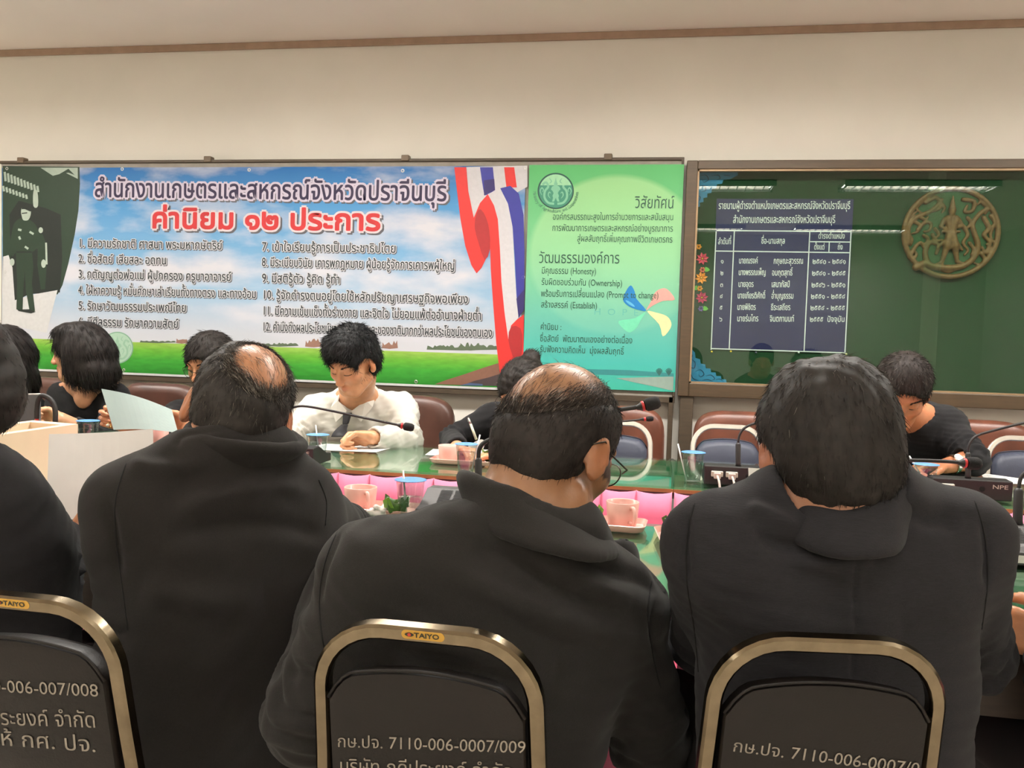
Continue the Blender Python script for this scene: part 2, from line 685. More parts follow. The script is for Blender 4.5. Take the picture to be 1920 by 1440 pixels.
# ================================================================== banner
NY = BY - 0.004            # print surface of banner and poster
def P(px, py, lift=0.0):
    return onY(px, py, NY - lift)
INK = {}
def ink(name, r, g, b_, var=0.04):
    return mat('ink_' + name, rgb(r * .94, g * .94, b_ * .94), rough=0.55, var=var, scale=60)
def poly(mb, pts, m, lift, sm=0, Y=None):
    lift += 0.0002 * LIFT.random()
    q = [onY(x, y, (Y if Y is not None else NY) - lift) for x, y in pts]
    if sm:
        q = spline(q, sm, closed=True)
    mb.add(q, [tuple(range(len(q)))], m)
def stroke(mb, pts, w, m, lift, Y=None, sm=4, taper=False):
    """flat brush stroke through pixel points, width in pixels"""
    lift += 0.0002 * LIFT.random()
    q = [Vector((x, y, 0)) for x, y in pts]
    if sm:
        q = spline(q, sm)
    A, B = [], []
    c = len(q)
    for i, p in enumerate(q):
        d = q[min(i + 1, c - 1)] - q[max(i - 1, 0)]
        d.normalize()
        ww = w * 0.5 * (math.sin(math.pi * (0.08 + 0.84 * i / (c - 1))) if taper else 1)
        nn = Vector((-d.y, d.x, 0)) * ww
        A.append(onY(p.x + nn.x, p.y + nn.y, (Y or NY) - lift))
        B.append(onY(p.x - nn.x, p.y - nn.y, (Y or NY) - lift))
    mb.grid([A, B], m)
def disc(mb, c, r, m, lift, Y=None, n=40, r2=None):
    poly(mb, [(c[0] + r * math.cos(2 * math.pi * k / n), c[1] + (r2 or r) * math.sin(2 * math.pi * k / n)) for k in range(n)], m, lift, Y=Y)
def ring(mb, c, r, w, m, lift, Y=None, n=48):
    A = [onY(c[0] + r * math.cos(2 * math.pi * k / n), c[1] + r * math.sin(2 * math.pi * k / n), (Y or NY) - lift) for k in range(n + 1)]
    B = [onY(c[0] + (r - w) * math.cos(2 * math.pi * k / n), c[1] + (r - w) * math.sin(2 * math.pi * k / n), (Y or NY) - lift) for k in range(n + 1)]
    mb.grid([A, B], m)

def ramp(N, L, src, stops):
    r = N.new('ShaderNodeValToRGB')
    e = r.color_ramp.elements
    e[0].position, e[0].color = stops[0]
    e[1].position, e[1].color = stops[-1]
    for p, c in stops[1:-1]:
        q = e.new(p)
        q.color = c
    L.new(src, r.inputs[0])
    return r
def mixrgb(N, L, fac, a, c):
    m = N.new('ShaderNodeMix')
    m.data_type = 'RGBA'
    for s, k in ((fac, 0), (a, 6), (c, 7)):
        if hasattr(s, 'links'):
            L.new(s, m.inputs[k])
        else:
            m.inputs[k].default_value = s
    return m.outputs[2]
def printed(name):
    m = bpy.data.materials.new(name)
    m.use_nodes = True
    N, L = m.node_tree.nodes, m.node_tree.links
    b = N['Principled BSDF']
    b.inputs['Roughness'].default_value = 0.5
    b.inputs['Specular IOR Level'].default_value = 0.3
    tc = N.new('ShaderNodeTexCoord')
    sp = N.new('ShaderNodeSeparateXYZ')
    L.new(tc.outputs['Generated'], sp.inputs[0])
    return m, N, L, b, tc, sp
def noise(N, L, vec, scale, detail=4, sxyz=(1, 1, 1), loc=(0, 0, 0)):
    mp = N.new('ShaderNodeMapping')
    mp.inputs['Scale'].default_value = sxyz
    mp.inputs['Location'].default_value = loc
    L.new(vec, mp.inputs['Vector'])
    z = N.new('ShaderNodeTexNoise')
    z.inputs['Scale'].default_value = scale
    z.inputs['Detail'].default_value = detail
    L.new(mp.outputs[0], z.inputs['Vector'])
    return z.outputs['Fac']

m, N, L, bs, tc, sp = printed('banner_print')
sky = ramp(N, L, sp.outputs['Z'], [(0.0, rgb(228, 226, 224)), (0.22, rgb(214, 219, 226)), (0.40, rgb(168, 202, 228)), (0.62, rgb(128, 182, 222)), (0.82, rgb(88, 160, 215)), (1.0, rgb(36, 112, 180))]).outputs[0]
cl = noise(N, L, tc.outputs['Object'], 1.7, 6, (1.0, 1, 2.6), (0.35, 0, 0.2))
cm = ramp(N, L, cl, [(0.46, (0, 0, 0, 1)), (0.64, (1, 1, 1, 1))]).outputs[0]
col = mixrgb(N, L, cm, sky, rgb(226, 226, 232))
fld = ramp(N, L, sp.outputs['Z'], [(0.0, rgb(44, 138, 44)), (0.07, rgb(70, 172, 58)), (0.115, rgb(112, 190, 60)), (0.155, rgb(168, 208, 92))]).outputs[0]
fn = noise(N, L, tc.outputs['Object'], 14, 5, (1, 1, 4))
fm = ramp(N, L, fn, [(0.3, (0.82, 0.82, 0.82, 1)), (0.7, (1.1, 1.1, 1.1, 1))]).outputs[0]
mu = N.new('ShaderNodeMix')
mu.data_type = 'RGBA'
mu.blend_type = 'MULTIPLY'
mu.inputs[0].default_value = 1
L.new(fld, mu.inputs[6])
L.new(fm, mu.inputs[7])
st = N.new('ShaderNodeMath')
st.operation = 'LESS_THAN'
st.inputs[1].default_value = 0.155
L.new(sp.outputs['Z'], st.inputs[0])
col = mixrgb(N, L, st.outputs[0], col, mu.outputs[2])
dk = N.new('ShaderNodeMix')
dk.data_type = 'RGBA'
dk.blend_type = 'MULTIPLY'
dk.inputs[0].default_value = 1
dk.inputs[7].default_value = (.76, .76, .78, 1)
L.new(col, dk.inputs[6])
L.new(dk.outputs[2], bs.inputs['Base Color'])
wr = noise(N, L, tc.outputs['Object'], 5, 3, (1, 1, 1))
bp = N.new('ShaderNodeBump')
bp.inputs['Strength'].default_value = 0.25
bp.inputs['Distance'].default_value = 0.02
L.new(wr, bp.inputs['Height'])
L.new(bp.outputs[0], bs.inputs['Normal'])
M_BANNER = m

bx0, bx1 = P(4, 310).x, P(986, 311).x
bz0, bz1 = P(500, 711).z, P(500, 313).z
t = thing('cloth_banner', 'wide printed cloth banner with blue sky, green field and a twelve-line list', 'banner', ((bx0 + bx1) / 2, NY, bz0))
b = MB()
b.box((bx0, NY, bz0), (bx1, NY + .006, bz1), M_BANNER)
b.build('cloth', t, origin=(bx0, NY, bz0))
# hem, wrinkle-free white border along the bottom and left
b = MB()
MW = ink('white', 210, 210, 210)
b.box((bx0, NY - .0006, bz0 - .006), (bx1, NY, bz0 + .005), MW)
b.build('hem', t)
# landscape details
b = MB()
z2 = lambda pts: [(480 + x / 3.429, 280 + y / 3.429) for x, y in pts]
z1 = lambda pts: [(x / 3.429, 280 + y / 3.429) for x, y in pts]
poly(b, [(940, 679), (905, 690), (870, 702), (838, 712), (815, 720.5), (940, 724)], ink('path', 132, 92, 74), .0004)
b.build('printed_path', t)
b = MB()
poly(b, [(940, 700), (915, 708), (890, 714), (868, 722), (940, 724)], ink('path_dark', 72, 58, 60), .0008)
b.build('printed_path_shade', t)
b = MB()
poly(b, [(905, 720), (880, 718), (862, 722.6), (905, 723.5)], ink('puddle', 70, 92, 130), .0012)
b.build('printed_puddle', t)
MT = ink('tree', 92, 108, 84)
MT2 = ink('tree_brown', 150, 112, 96)
rr = random.Random(3)
def treeline(x0, x1, y, h, m, n):
    b = MB()
    pts = [(x0, y)]
    for k in range(n):
        pts.append((x0 + (x1 - x0) * (k + .5) / n, y - h * rr.uniform(.35, 1)))
    pts.append((x1, y))
    q = pts + [((x0 + x1) / 2, y + 1.5)]
    poly(b, q, m, .0005)
    b.build('printed_treeline', t)
hz = lambda x: 645 + (x - 500) * .0205 + 3
treeline(490, 560, hz(520), 6, MT, 22)
treeline(800, 935, hz(870), 9, MT, 40)
treeline(862, 902, hz(882), 14, MT, 14)
treeline(572, 604, hz(588), 15, MT2, 10)
treeline(716, 746, hz(728), 15, MT2, 10)
treeline(330, 352, 643, 9, MT2, 8)
treeline(262, 330, 642, 4, MT, 18)
# photograph panel at the left with a walking figure
b = MB()
MG = ink('photo_green', 36, 58, 42)
MGD = ink('photo_dark', 24, 34, 30)
MGL = ink('photo_light', 170, 186, 172)
poly(b, [(5, 311), (149, 313), (150, 345), (147, 395), (140, 440), (128, 495), (117, 535), (108, 552), (60, 548), (28, 566), (5, 560)], MG, .0004)
poly(b, z1([(60, 420), (120, 330), (300, 380), (390, 420), (400, 700), (385, 920), (190, 930), (90, 980), (70, 700)]), MGD, .0007)
poly(b, z1([(20, 690), (55, 680), (80, 760), (95, 970), (230, 930), (370, 905), (330, 1060), (300, 1180), (14, 1120)]), MW, .0008)
poly(b, z1([(260, 118), (500, 118), (500, 190), (420, 150), (340, 170)]), MGL, .0008)
poly(b, z1([(380, 160), (440, 125), (480, 165), (440, 150)]), MG, .0010)
for k in range(11):
    x = 30 + k * 21
    stroke(b, z1([(x, 145 + k * 9), (x + 6, 205 + k * 7)]), 4.2, MGL, .0010, sm=0)
    if k < 8:
        stroke(b, z1([(x - 10, 235 + k * 8), (x - 4, 270 + k * 7)]), 4.0, MGL, .0010, sm=0)
MU = ink('uniform', 34, 56, 40)
MSK = ink('photo_skin', 176, 190, 176)
# second, smaller figure behind
poly(b, z1([(245, 545), (275, 545), (300, 620), (300, 760), (290, 900), (262, 900), (240, 740)]), MU, .0010)
disc(b, (262 / 3.429, 280 + 520 / 3.429), 4.2, MSK, .0011, r2=5.5, n=16)
stroke(b, z1([(296, 600), (300, 740)]), 3.5, MSK, .0012, sm=0)
poly(b, z1([(215, 270), (240, 270), (244, 365), (215, 365)]), MSK, .0010, sm=3)
# walking figure in green uniform
poly(b, z1([(95, 470), (150, 440), (215, 470), (250, 530), (285, 650), (272, 700), (240, 640), (205, 660), (110, 660), (80, 690), (62, 640), (75, 540)]), MU, .0014, sm=3)
poly(b, z1([(100, 640), (205, 640), (215, 760), (205, 860), (225, 1040), (190, 1040), (165, 900), (160, 780), (150, 900), (145, 1030), (105, 1030), (110, 860)]), MU, .0013)
poly(b, z1([(135, 400), (145, 372), (180, 365), (198, 385), (196, 425), (180, 455), (150, 455), (140, 430)]), MSK, .0016, sm=3)
poly(b, z1([(140, 385), (150, 366), (185, 362), (200, 385), (196, 400), (160, 385)]), MGD, .0018, sm=3)
stroke(b, z1([(140, 412), (175, 408)]), 2, MGD, .0018, sm=0)
stroke(b, z1([(105, 660), (205, 660)]), 2.4, MGD, .0018, sm=0)
for q in ([(160, 625), (182, 640)], [(116, 515), (138, 520)], [(122, 560), (130, 580)], [(190, 530), (216, 545)]):
    stroke(b, z1(q), 4, MGL, .0018, sm=0)
disc(b, (78 / 3.429, 280 + 725 / 3.429), 4.5, MSK, .0017, n=12, r2=7)
disc(b, (280 / 3.429, 280 + 735 / 3.429), 4.5, MSK, .0017, n=12, r2=8)
poly(b, z1([(110, 1030), (190, 1028), (230, 1045), (200, 1055), (120, 1040)]), MGD, .0016)
b.build('printed_photo', t)
# tricolour ribbon
b = MB()
MR, MBL = ink('ribbon_red', 222, 48, 44), ink('ribbon_blue', 50, 52, 150)
MRD, MBD, MWD = ink('ribbon_red_fold', 172, 36, 40), ink('ribbon_blue_fold', 46, 36, 104), ink('ribbon_white', 214, 212, 216)
poly(b, z2([(1350, 114), (1745, 104), (1745, 240), (1640, 300), (1490, 290), (1420, 400), (1400, 450), (1365, 290)]), MWD, .0004)
poly(b, z2([(1440, 115), (1523, 115), (1537, 262), (1490, 292), (1468, 296), (1452, 200)]), MBL, .0008)
poly(b, z2([(1465, 200), (1532, 190), (1537, 262), (1466, 296)]), MBD, .0010)
poly(b, z2([(1595, 115), (1660, 115), (1677, 245), (1610, 245)]), MR, .0008)
poly(b, z2([(1490, 288), (1570, 250), (1610, 270), (1640, 400), (1655, 600), (1665, 800), (1675, 950), (1690, 1080), (1640, 1135), (1622, 1222), (1598, 1050), (1578, 850), (1568, 640), (1555, 450), (1530, 360)]), MWD, .0012)
poly(b, z2([(1570, 250), (1635, 235), (1690, 285), (1720, 420), (1726, 650), (1724, 1030), (1688, 1085), (1676, 950), (1664, 700), (1650, 500), (1620, 350)]), MBL, .0014)
poly(b, z2([(1724, 900), (1724, 1030), (1688, 1085), (1674, 960)]), MBD, .0016)
poly(b, z2([(1490, 288), (1530, 360), (1555, 450), (1568, 640), (1578, 850), (1598, 1050), (1622, 1222), (1640, 1132), (1680, 1092), (1722, 1062), (1718, 1440), (1568, 1440), (1545, 1250), (1525, 1000), (1510, 780), (1505, 640), (1480, 700), (1450, 762), (1418, 797), (1385, 745), (1345, 620), (1315, 450), (1295, 290), (1275, 115), (1352, 115), (1365, 270), (1400, 440), (1440, 345)]), MR, .0016)
poly(b, z2([(1418, 410), (1445, 385), (1480, 440), (1500, 520), (1505, 640), (1470, 712), (1430, 600), (1405, 500)]), MRD, .0020, sm=2)
poly(b, z2([(1640, 1140), (1700, 1150), (1715, 1250), (1690, 1400), (1650, 1330), (1622, 1225)]), MRD, .0020, sm=2)
b.build('printed_ribbon', t)
# pale round seal at the lower left
def seal(b, c, r, cr, cd, cl_, lift, Y=None):
    disc(b, c, r, cd, lift, Y=Y)
    ring(b, c, r, r * .07, cr, lift + .0003, Y=Y)
    s = r / 34.0
    T = lambda pts: [(c[0] + x * s, c[1] + y * s) for x, y in pts]
    l2 = lift + .0004
    # standing figure with pointed crown
    poly(b, T([(0, -25), (2, -17), (3.5, -14), (3, -10), (7, -8), (9, -3), (6, 0), (4, 4), (6, 9), (5, 13), (7, 20), (3, 20), (0, 13), (-3, 20), (-7, 20), (-5, 13), (-6, 9), (-4, 4), (-6, 0), (-9, -3), (-7, -8), (-3, -10), (-3.5, -14), (-2, -17)]), cl_, l2, Y=Y)
    for sg in (-1, 1):
        stroke(b, T([(sg * 3, 24), (sg * 14, 22), (sg * 21, 12), (sg * 20, 0), (sg * 14, -8), (sg * 18, -16), (sg * 25, -12)]), 4.2 * s, cl_, l2, Y=Y)
        stroke(b, T([(sg * 26, 8), (sg * 29, 0), (sg * 26, -6), (sg * 23, -2), (sg * 25, 2)]), 2.4 * s, cl_, l2, Y=Y, taper=True)
        stroke(b, T([(sg * 10, 14), (sg * 14, 8), (sg * 12, 2), (sg * 9, 5)]), 2.2 * s, cl_, l2, Y=Y, taper=True)
        stroke(b, T([(sg * 12, -24), (sg * 8, -18), (sg * 12, -14)]), 2.2 * s, cl_, l2, Y=Y, taper=True)
b = MB()
seal(b, (220, 652), 30, ink('seal_rim', 128, 170, 142), ink('seal_pale', 172, 204, 180), ink('seal_mid', 150, 190, 162), .0006)
b.build('printed_seal', t)
# headings and list
MP, MHALO, MSH = ink('purple', 38, 25, 64), ink('halo', 214, 204, 222), ink('shadow', 92, 92, 98)
MRED, MHR = ink('heading_red', 200, 44, 48), ink('halo_rose', 220, 208, 212)
MLT = ink('list_grey', 48, 54, 58)
b = MB()
TT = 'สำนักงานเกษตรและสหกรณ์จังหวัดปราจีนบุรี'
a0, a1 = (177, 369), (838, 377)
text_on(b, TT, P(*a0), P(*a1), .072, MSH, off=.10, lift=.0006, shift=(.008, -.007))
text_on(b, TT, P(*a0), P(*a1), .072, MHALO, off=.10, lift=.0012)
text_on(b, TT, P(*a0), P(*a1), .072, MP, off=.016, lift=.0018)
TT = 'ค่านิยม ๑๒ ประการ'
a0, a1 = (283, 427), (714, 432)
text_on(b, TT, P(*a0), P(*a1), .078, MSH, off=.11, lift=.0006, shift=(.009, -.008))
text_on(b, TT, P(*a0), P(*a1), .078, MHR, off=.11, lift=.0012)
text_on(b, TT, P(*a0), P(*a1), .078, MRED, off=.035, lift=.0018)
b.build('printed_heading', t)
b = MB()
LINES = [('1. มีความรักชาติ ศาสนา พระมหากษัตริย์', 147, 463, 417, 468), ('2. ซื่อสัตย์ เสียสละ อดทน', 147, 492, 313, 496),
 ('3. กตัญญูต่อพ่อแม่ ผู้ปกครอง ครูบาอาจารย์', 147, 521, 434, 527), ('4. ใฝ่หาความรู้ หมั่นศึกษาเล่าเรียนทั้งทางตรง และทางอ้อม', 147, 551, 481, 559),
 ('5. รักษาวัฒนธรรมประเพณีไทย', 147, 580, 350, 585), ('6. มีศีลธรรม รักษาความสัตย์', 147, 610, 335, 615),
 ('7. เข้าใจเรียนรู้การเป็นประชาธิปไตย', 491, 470, 743, 474), ('8. มีระเบียบวินัย เคารพกฎหมาย ผู้น้อยรู้จักการเคารพผู้ใหญ่', 491, 499, 853, 506),
 ('9. มีสติรู้ตัว รู้คิด รู้ทำ', 491, 529, 638, 532), ('10. รู้จักดำรงตนอยู่โดยใช้หลักปรัชญาเศรษฐกิจพอเพียง', 492, 560, 878, 569),
 ('11. มีความเข้มแข็งทั้งร่างกาย และจิตใจ ไม่ยอมแพ้ต่ออำนาจฝ่ายต่ำ', 492, 590, 903, 600), ('12. คำนึงถึงผลประโยชน์ของส่วนรวม และของชาติมากกว่าผลประโยชน์ของตนเอง', 492, 620, 923, 632)]
MLH = ink('list_halo', 212, 212, 216)
for s, x0, y0, x1, y1 in LINES:
    text_on(b, s, P(x0, y0), P(x1, y1), .034, MSH, off=.07, lift=.0004, shift=(.004, -.004))
    text_on(b, s, P(x0, y0), P(x1, y1), .034, MLH, off=.075, lift=.0010)
    text_on(b, s, P(x0, y0), P(x1, y1), .034, MLT, lift=.0016, off=.012)
b.build('printed_list', t)
MEY = mat('grommet_metal', rgb(190, 190, 185), rough=0.3, metal=1.0)
for px, py in ((229, 317), (467, 318.5), (755, 320), (985, 316), (10, 510), (981, 520), (232, 694), (780, 716), (13, 316)):
    c = P(px, py)
    b = MB()
    b.lathe([(.004, 0), (.0065, .0015), (.009, 0)], MEY, n=14, M=Matrix.Translation(c) @ Matrix.Rotation(math.pi / 2, 4, 'X'))
    b.build('grommet', t, smooth=True)

# ================================================================== poster
m, N, L, bs, tc, sp = printed('poster_print')
base = ramp(N, L, sp.outputs['Z'], [(0.0, rgb(76, 204, 176)), (0.12, rgb(84, 204, 190)), (0.30, rgb(116, 206, 184)), (0.55, rgb(140, 218, 162)), (1.0, rgb(104, 204, 122))]).outputs[0]
mp = N.new('ShaderNodeMapping')
mp.inputs['Location'].default_value = (-.58, 0, -.60)
mp.inputs['Scale'].default_value = (1, 0, 1)
L.new(tc.outputs['Generated'], mp.inputs['Vector'])
sc2 = N.new('ShaderNodeVectorMath')
sc2.operation = 'MULTIPLY'
sc2.inputs[1].default_value = (1.72, 0, 2.75)
L.new(mp.outputs[0], sc2.inputs[0])
ln = N.new('ShaderNodeVectorMath')
ln.operation = 'LENGTH'
L.new(sc2.outputs[0], ln.inputs[0])
fm = ramp(N, L, ln.outputs['Value'], [(0.0, (.75, .75, .75, 1)), (0.93, (.7, .7, .7, 1)), (1.0, (0, 0, 0, 1))]).outputs[0]
lo_ = ramp(N, L, sp.outputs['Z'], [(0.25, rgb(130, 214, 190)), (0.6, rgb(172, 236, 176)), (0.9, rgb(190, 244, 172))]).outputs[0]
dk = N.new('ShaderNodeMix')
dk.data_type = 'RGBA'
dk.blend_type = 'MULTIPLY'
dk.inputs[0].default_value = 1
dk.inputs[7].default_value = (.72, .72, .74, 1)
L.new(mixrgb(N, L, fm, base, lo_), dk.inputs[6])
L.new(dk.outputs[2], bs.inputs['Base Color'])
qx0, qx1 = P(990, 400).x, P(1279, 400).x
qz0, qz1 = P(1190, 732).z, P(1150, 309).z
t = thing('printed_poster', 'green printed poster with round seal and four-petal pinwheel beside the cloth banner', 'poster', ((qx0 + qx1) / 2, NY, qz0))
b = MB()
b.box((qx0, NY - .003, qz0), (qx1, NY + .006, qz1), m)
b.build('sheet', t, origin=(qx0, NY - .003, qz0))
PY = NY - .003
MTX = ink('poster_text', 42, 86, 70)
b = MB()
PL = [('วิสัยทัศน์', 1190, 390, 1264, 391, .042), ('องค์กรสมรรถนะสูงในการอำนวยการและสนับสนุน', 1036, 412, 1263, 413, .024),
 ('การพัฒนาการเกษตรและสหกรณ์อย่างบูรณาการ', 1035, 433, 1262, 434.5, .024), ('สู่ผลสัมฤทธิ์เพิ่มคุณภาพชีวิตเกษตรกร', 1082, 453, 1261, 455, .024),
 ('วัฒนธรรมองค์การ', 1010, 493, 1162, 494, .040), ('มีคุณธรรม (Honesty)', 1015, 513, 1118, 514.5, .024), ('รับผิดชอบร่วมกัน (Ownership)', 1015, 534, 1167, 537, .024),
 ('พร้อมรับการเปลี่ยนแปลง (Prompt to change)', 1014, 556, 1235, 559.5, .024), ('สร้างสรรค์ (Establish)', 1014, 576.5, 1120, 579, .024),
 ('ค่านิยม :', 1013, 618, 1053, 619, .024), ('ซื่อสัตย์  พัฒนาตนเองอย่างต่อเนื่อง', 1012, 640, 1186, 644, .024), ('รับฟังความคิดเห็น  มุ่งผลสัมฤทธิ์', 1012, 660, 1170, 665, .024)]
for s, x0, y0, x1, y1, h in PL:
    text_on(b, s, onY(x0, y0, PY), onY(x1, y1, PY), h, MTX, lift=.0016)
text_on(b, 'H  O  P  E', onY(1113, 590, PY), onY(1197, 592, PY), .024, ink('poster_faint', 104, 186, 172), lift=.0006)
s = 'Ministry of Agriculture and Cooperatives'
for i, ch in enumerate(s):
    a = math.radians(178 - 176 * i / (len(s) - 1))
    if ch != ' ':
        c = (1042 + 42.5 * math.cos(a), 360 + 39 * math.sin(a))
        d = (math.sin(a), -math.cos(a))
        p0 = onY(c[0] - d[0] * 1.9, c[1] - d[1] * 1.9, PY)
        p1 = onY(c[0] + d[0] * 1.9, c[1] + d[1] * 1.9, PY)
        text_on(b, ch, p0, p1, .0125, ink('poster_arc', 78, 132, 104), lift=.0016)
b.build('printed_text', t)
b = MB()
z3 = lambda pts: [(960 + x / 3.0, 280 + y / 3.0) for x, y in pts]
poly(b, z3([(668, 765), (690, 800), (700, 840), (755, 907), (700, 900), (650, 878), (624, 845), (640, 800)]), ink('petal_blue', 22, 128, 196), .0009, sm=3, Y=PY)
poly(b, z3([(755, 905), (785, 850), (800, 812), (830, 787), (872, 786), (916, 845), (850, 852), (790, 880)]), ink('petal_pink', 240, 168, 158), .0009, sm=3, Y=PY)
poly(b, z3([(760, 912), (810, 918), (870, 938), (896, 975), (888, 1012), (848, 1052), (828, 985)]), ink('petal_cream', 236, 230, 172), .0009, sm=3, Y=PY)
poly(b, z3([(752, 914), (690, 950), (600, 966), (622, 1005), (660, 1030), (700, 1005), (725, 960)]), ink('petal_mint', 116, 220, 178), .0009, sm=3, Y=PY)
stroke(b, z3([(640, 850), (690, 885)]), 5, ink('petal_blue_light', 96, 184, 226), .0012, Y=PY, taper=True)
b.build('printed_pinwheel', t)
b = MB()
poly(b, [(990, 692), (1060, 690), (1100, 692), (1180, 694), (1263, 700), (1263, 706), (1100, 702), (990, 700)], ink('poster_shore', 52, 140, 140), .0005, Y=PY)
b.build('printed_shore', t)
b = MB()
poly(b, [(1155, 709), (1263, 706), (1262, 733), (1232, 726), (1185, 716)], ink('poster_beach', 150, 172, 160), .0007, Y=PY)
b.build('printed_beach', t)
for x in (1236, 1254):
    b = MB()
    for k in range(7):
        a = math.radians(-150 + 20 * k)
        stroke(b, [(x, 704), (x + 7 * math.cos(a), 699 + 9 * math.sin(a))], 1.4, ink('poster_bush', 48, 104, 98), .0009, Y=PY, sm=0)
    b.build('printed_bush', t)
b = MB()
seal(b, (1042, 358), 34, ink('pseal_rim', 28, 74, 66), ink('pseal', 62, 142, 116), ink('pseal_fig', 128, 196, 160), .0006, Y=PY)
poly(b, [(1042 + 31 * math.cos(math.radians(a)), 358 + 31 * math.sin(math.radians(a))) for a in range(200, 341, 10)], ink('pseal_sky', 164, 222, 176), .0009, Y=PY)
b.build('printed_seal', t)

# ================================================================== glazed notice board
M_FRAME = mat('brown_frame', rgb(80, 64, 46), rough=0.42, var=0.12, scale=12, stretch=(1, 9, 9))
M_ALU = mat('bronze_track', rgb(160, 134, 104), rough=0.35, metal=0.3)
M_FELT = mat('green_felt', rgb(15, 56, 29), rough=0.95, var=0.12, scale=120, bump=0.2, bscale=400)
FY = 4.005                                     # front face of the frame
GY = FY + .012                                 # glass
EYb = 4.072                                    # felt
gx0, gz1, gz0 = onY(1284.5, 400, FY).x, onY(1284, 300.5, FY).z, onY(1500, 752, FY).z
gx1 = 2.55
ix0 = onY(1301, 500, FY).x
iz1, iz0 = onY(1400, 317, FY).z, onY(1400, 722, FY).z
t = thing('notice_board', 'brown framed notice board with green felt behind sliding glass', 'notice board', ((gx0 + gx1) / 2, 4.05, 0))
b = MB()
b.box((gx0, FY, gz0), (ix0, WY - .002, gz1), M_FRAME)
b.box((gx1 - .05, FY, gz0), (gx1, WY - .002, gz1), M_FRAME)
b.box((ix0, FY, iz1), (gx1 - .05, WY - .002, gz1), M_FRAME)
b.box((ix0, FY, gz0), (gx1 - .05, WY - .002, iz0), M_FRAME)
b.build('frame', t, bevel=0.004)
b = MB()
for lo, hi in (((ix0, FY + .004, iz0), (ix0 + .008, FY + .03, iz1)), ((ix0, FY + .004, iz1 - .008), (gx1 - .05, FY + .03, iz1)), ((ix0, FY + .004, iz0), (gx1 - .05, FY + .03, iz0 + .007))):
    b.box(lo, hi, M_ALU)
b.build('glass_track', t)
b = MB()
b.box((ix0, EYb, iz0), (gx1 - .05, EYb + .015, iz1), M_FELT)
b.build('felt_panel', t)
M_PANE = glass_mat('pane_glass', (0.90, 0.97, 0.92, 1), refl=0.03, rough=0.01)
xa, xb = onY(1765, 500, GY).x, onY(1733, 500, GY).x
b = MB()
b.box((ix0 + .006, GY, iz0 + .005), (xa, GY + .004, iz1 - .006), M_PANE)
b.build('glass_pane', t)
b = MB()
b.box((xb, GY + .010, iz0 + .005), (gx1 - .055, GY + .014, iz1 - .006), M_PANE)
b.build('glass_pane', t)
for lx in (gx0 + .012, 1.9):
    b = MB()
    b.box((lx, FY + .01, 0), (lx + .06, WY - .01, gz0), M_RAIL)
    b.build('leg', t, bevel=0.003)
# blue name table pinned on the felt
SYb = EYb - .006
M_BLUE = mat('navy_sheet', rgb(18, 14, 78), rough=0.5, var=0.05)
M_WT = mat('white_lettering', rgb(222, 222, 226), rough=0.5, var=0.02)
t = thing('name_table_sign', 'dark blue sign with white ruled name table pinned on the green felt', 'sign', tuple(onY(1464, 658, SYb)))
c0, c1, c2, c3 = onY(1343, 373, SYb), onY(1600, 373, SYb), onY(1587, 661, SYb), onY(1333, 657, SYb)
sx0, sx1, sz0, sz1 = (c0.x + c3.x) / 2, (c1.x + c2.x) / 2, (c2.z + c3.z) / 2, (c0.z + c1.z) / 2
b = MB()
b.box((sx0, SYb, sz0), (sx1, EYb - .0005, sz1), M_BLUE)
b.build('sheet', t)
b = MB()
S = lambda x, y: onY(x, y, SYb)
def rule(x0, y0, x1, y1):
    p, q = S(x0, y0), S(x1, y1)
    if abs(q.x - p.x) > abs(q.z - p.z):
        zc = (p.z + q.z) / 2
        b.box((max(p.x, sx0 + .004), SYb - .0012, zc - .0024), (min(q.x, sx1 - .002), SYb, zc + .0024), M_WT)
    else:
        xc = (p.x + q.x) / 2
        b.box((xc - .0022, SYb - .0012, min(p.z, q.z)), (xc + .0022, SYb, max(p.z, q.z)), M_WT)
rule(1341, 434, 1597, 432.5)
rule(1341, 472, 1594, 472.5)
rule(1333, 655, 1586, 660)
rule(1517, 453.5, 1596, 453.5)
rule(1342, 434, 1334, 656)
rule(1376, 434, 1368, 656)
rule(1518, 433, 1508, 659)
rule(1595, 433, 1585, 660)
rule(1555, 453.5, 1554, 472)
b.build('ruled_lines', t)
b = MB()
SL = [('รายนามผู้ดำรงตำแหน่งเกษตรและสหกรณ์จังหวัดปราจีนบุรี', 1347, 392, 1594, 392, .026), ('สำนักงานเกษตรและสหกรณ์จังหวัดปราจีนบุรี', 1374, 418, 1566, 418, .026),
 ('ลำดับที่', 1346, 458, 1371, 458, .022), ('ชื่อ-นามสกุล', 1427, 457, 1472, 457, .022), ('ดำรงตำแหน่ง', 1534, 447.5, 1584, 447.5, .020), ('ตั้งแต่', 1526, 468, 1546, 468, .020), ('ถึง', 1570, 468, 1580, 468, .020)]
ROWS = [('๑', 'นายณรงค์', 'กฤษณะสุวรรณ', '๒๕๔๐ - ๒๕๔๑', 494), ('๒', 'นางพรรณเพ็ญ', 'อมฤตสุทธิ์', '๒๕๔๑ - ๒๕๔๕', 516), ('๓', 'นายอุดร', 'เสนากัสป์', '๒๕๔๖ - ๒๕๕๑', 538),
        ('๔', 'นายเกียรติศักดิ์', 'อ่ำบุญธรรม', '๒๕๕๑ - ๒๕๕๔', 559.5), ('๕', 'นายพิชิตร', 'ธีระเสถียร', '๒๕๕๔ - ๒๕๕๕', 581), ('๖', 'นายร่มไทร', 'จินตกานนท์', '๒๕๕๕  ปัจจุบัน', 602.5)]
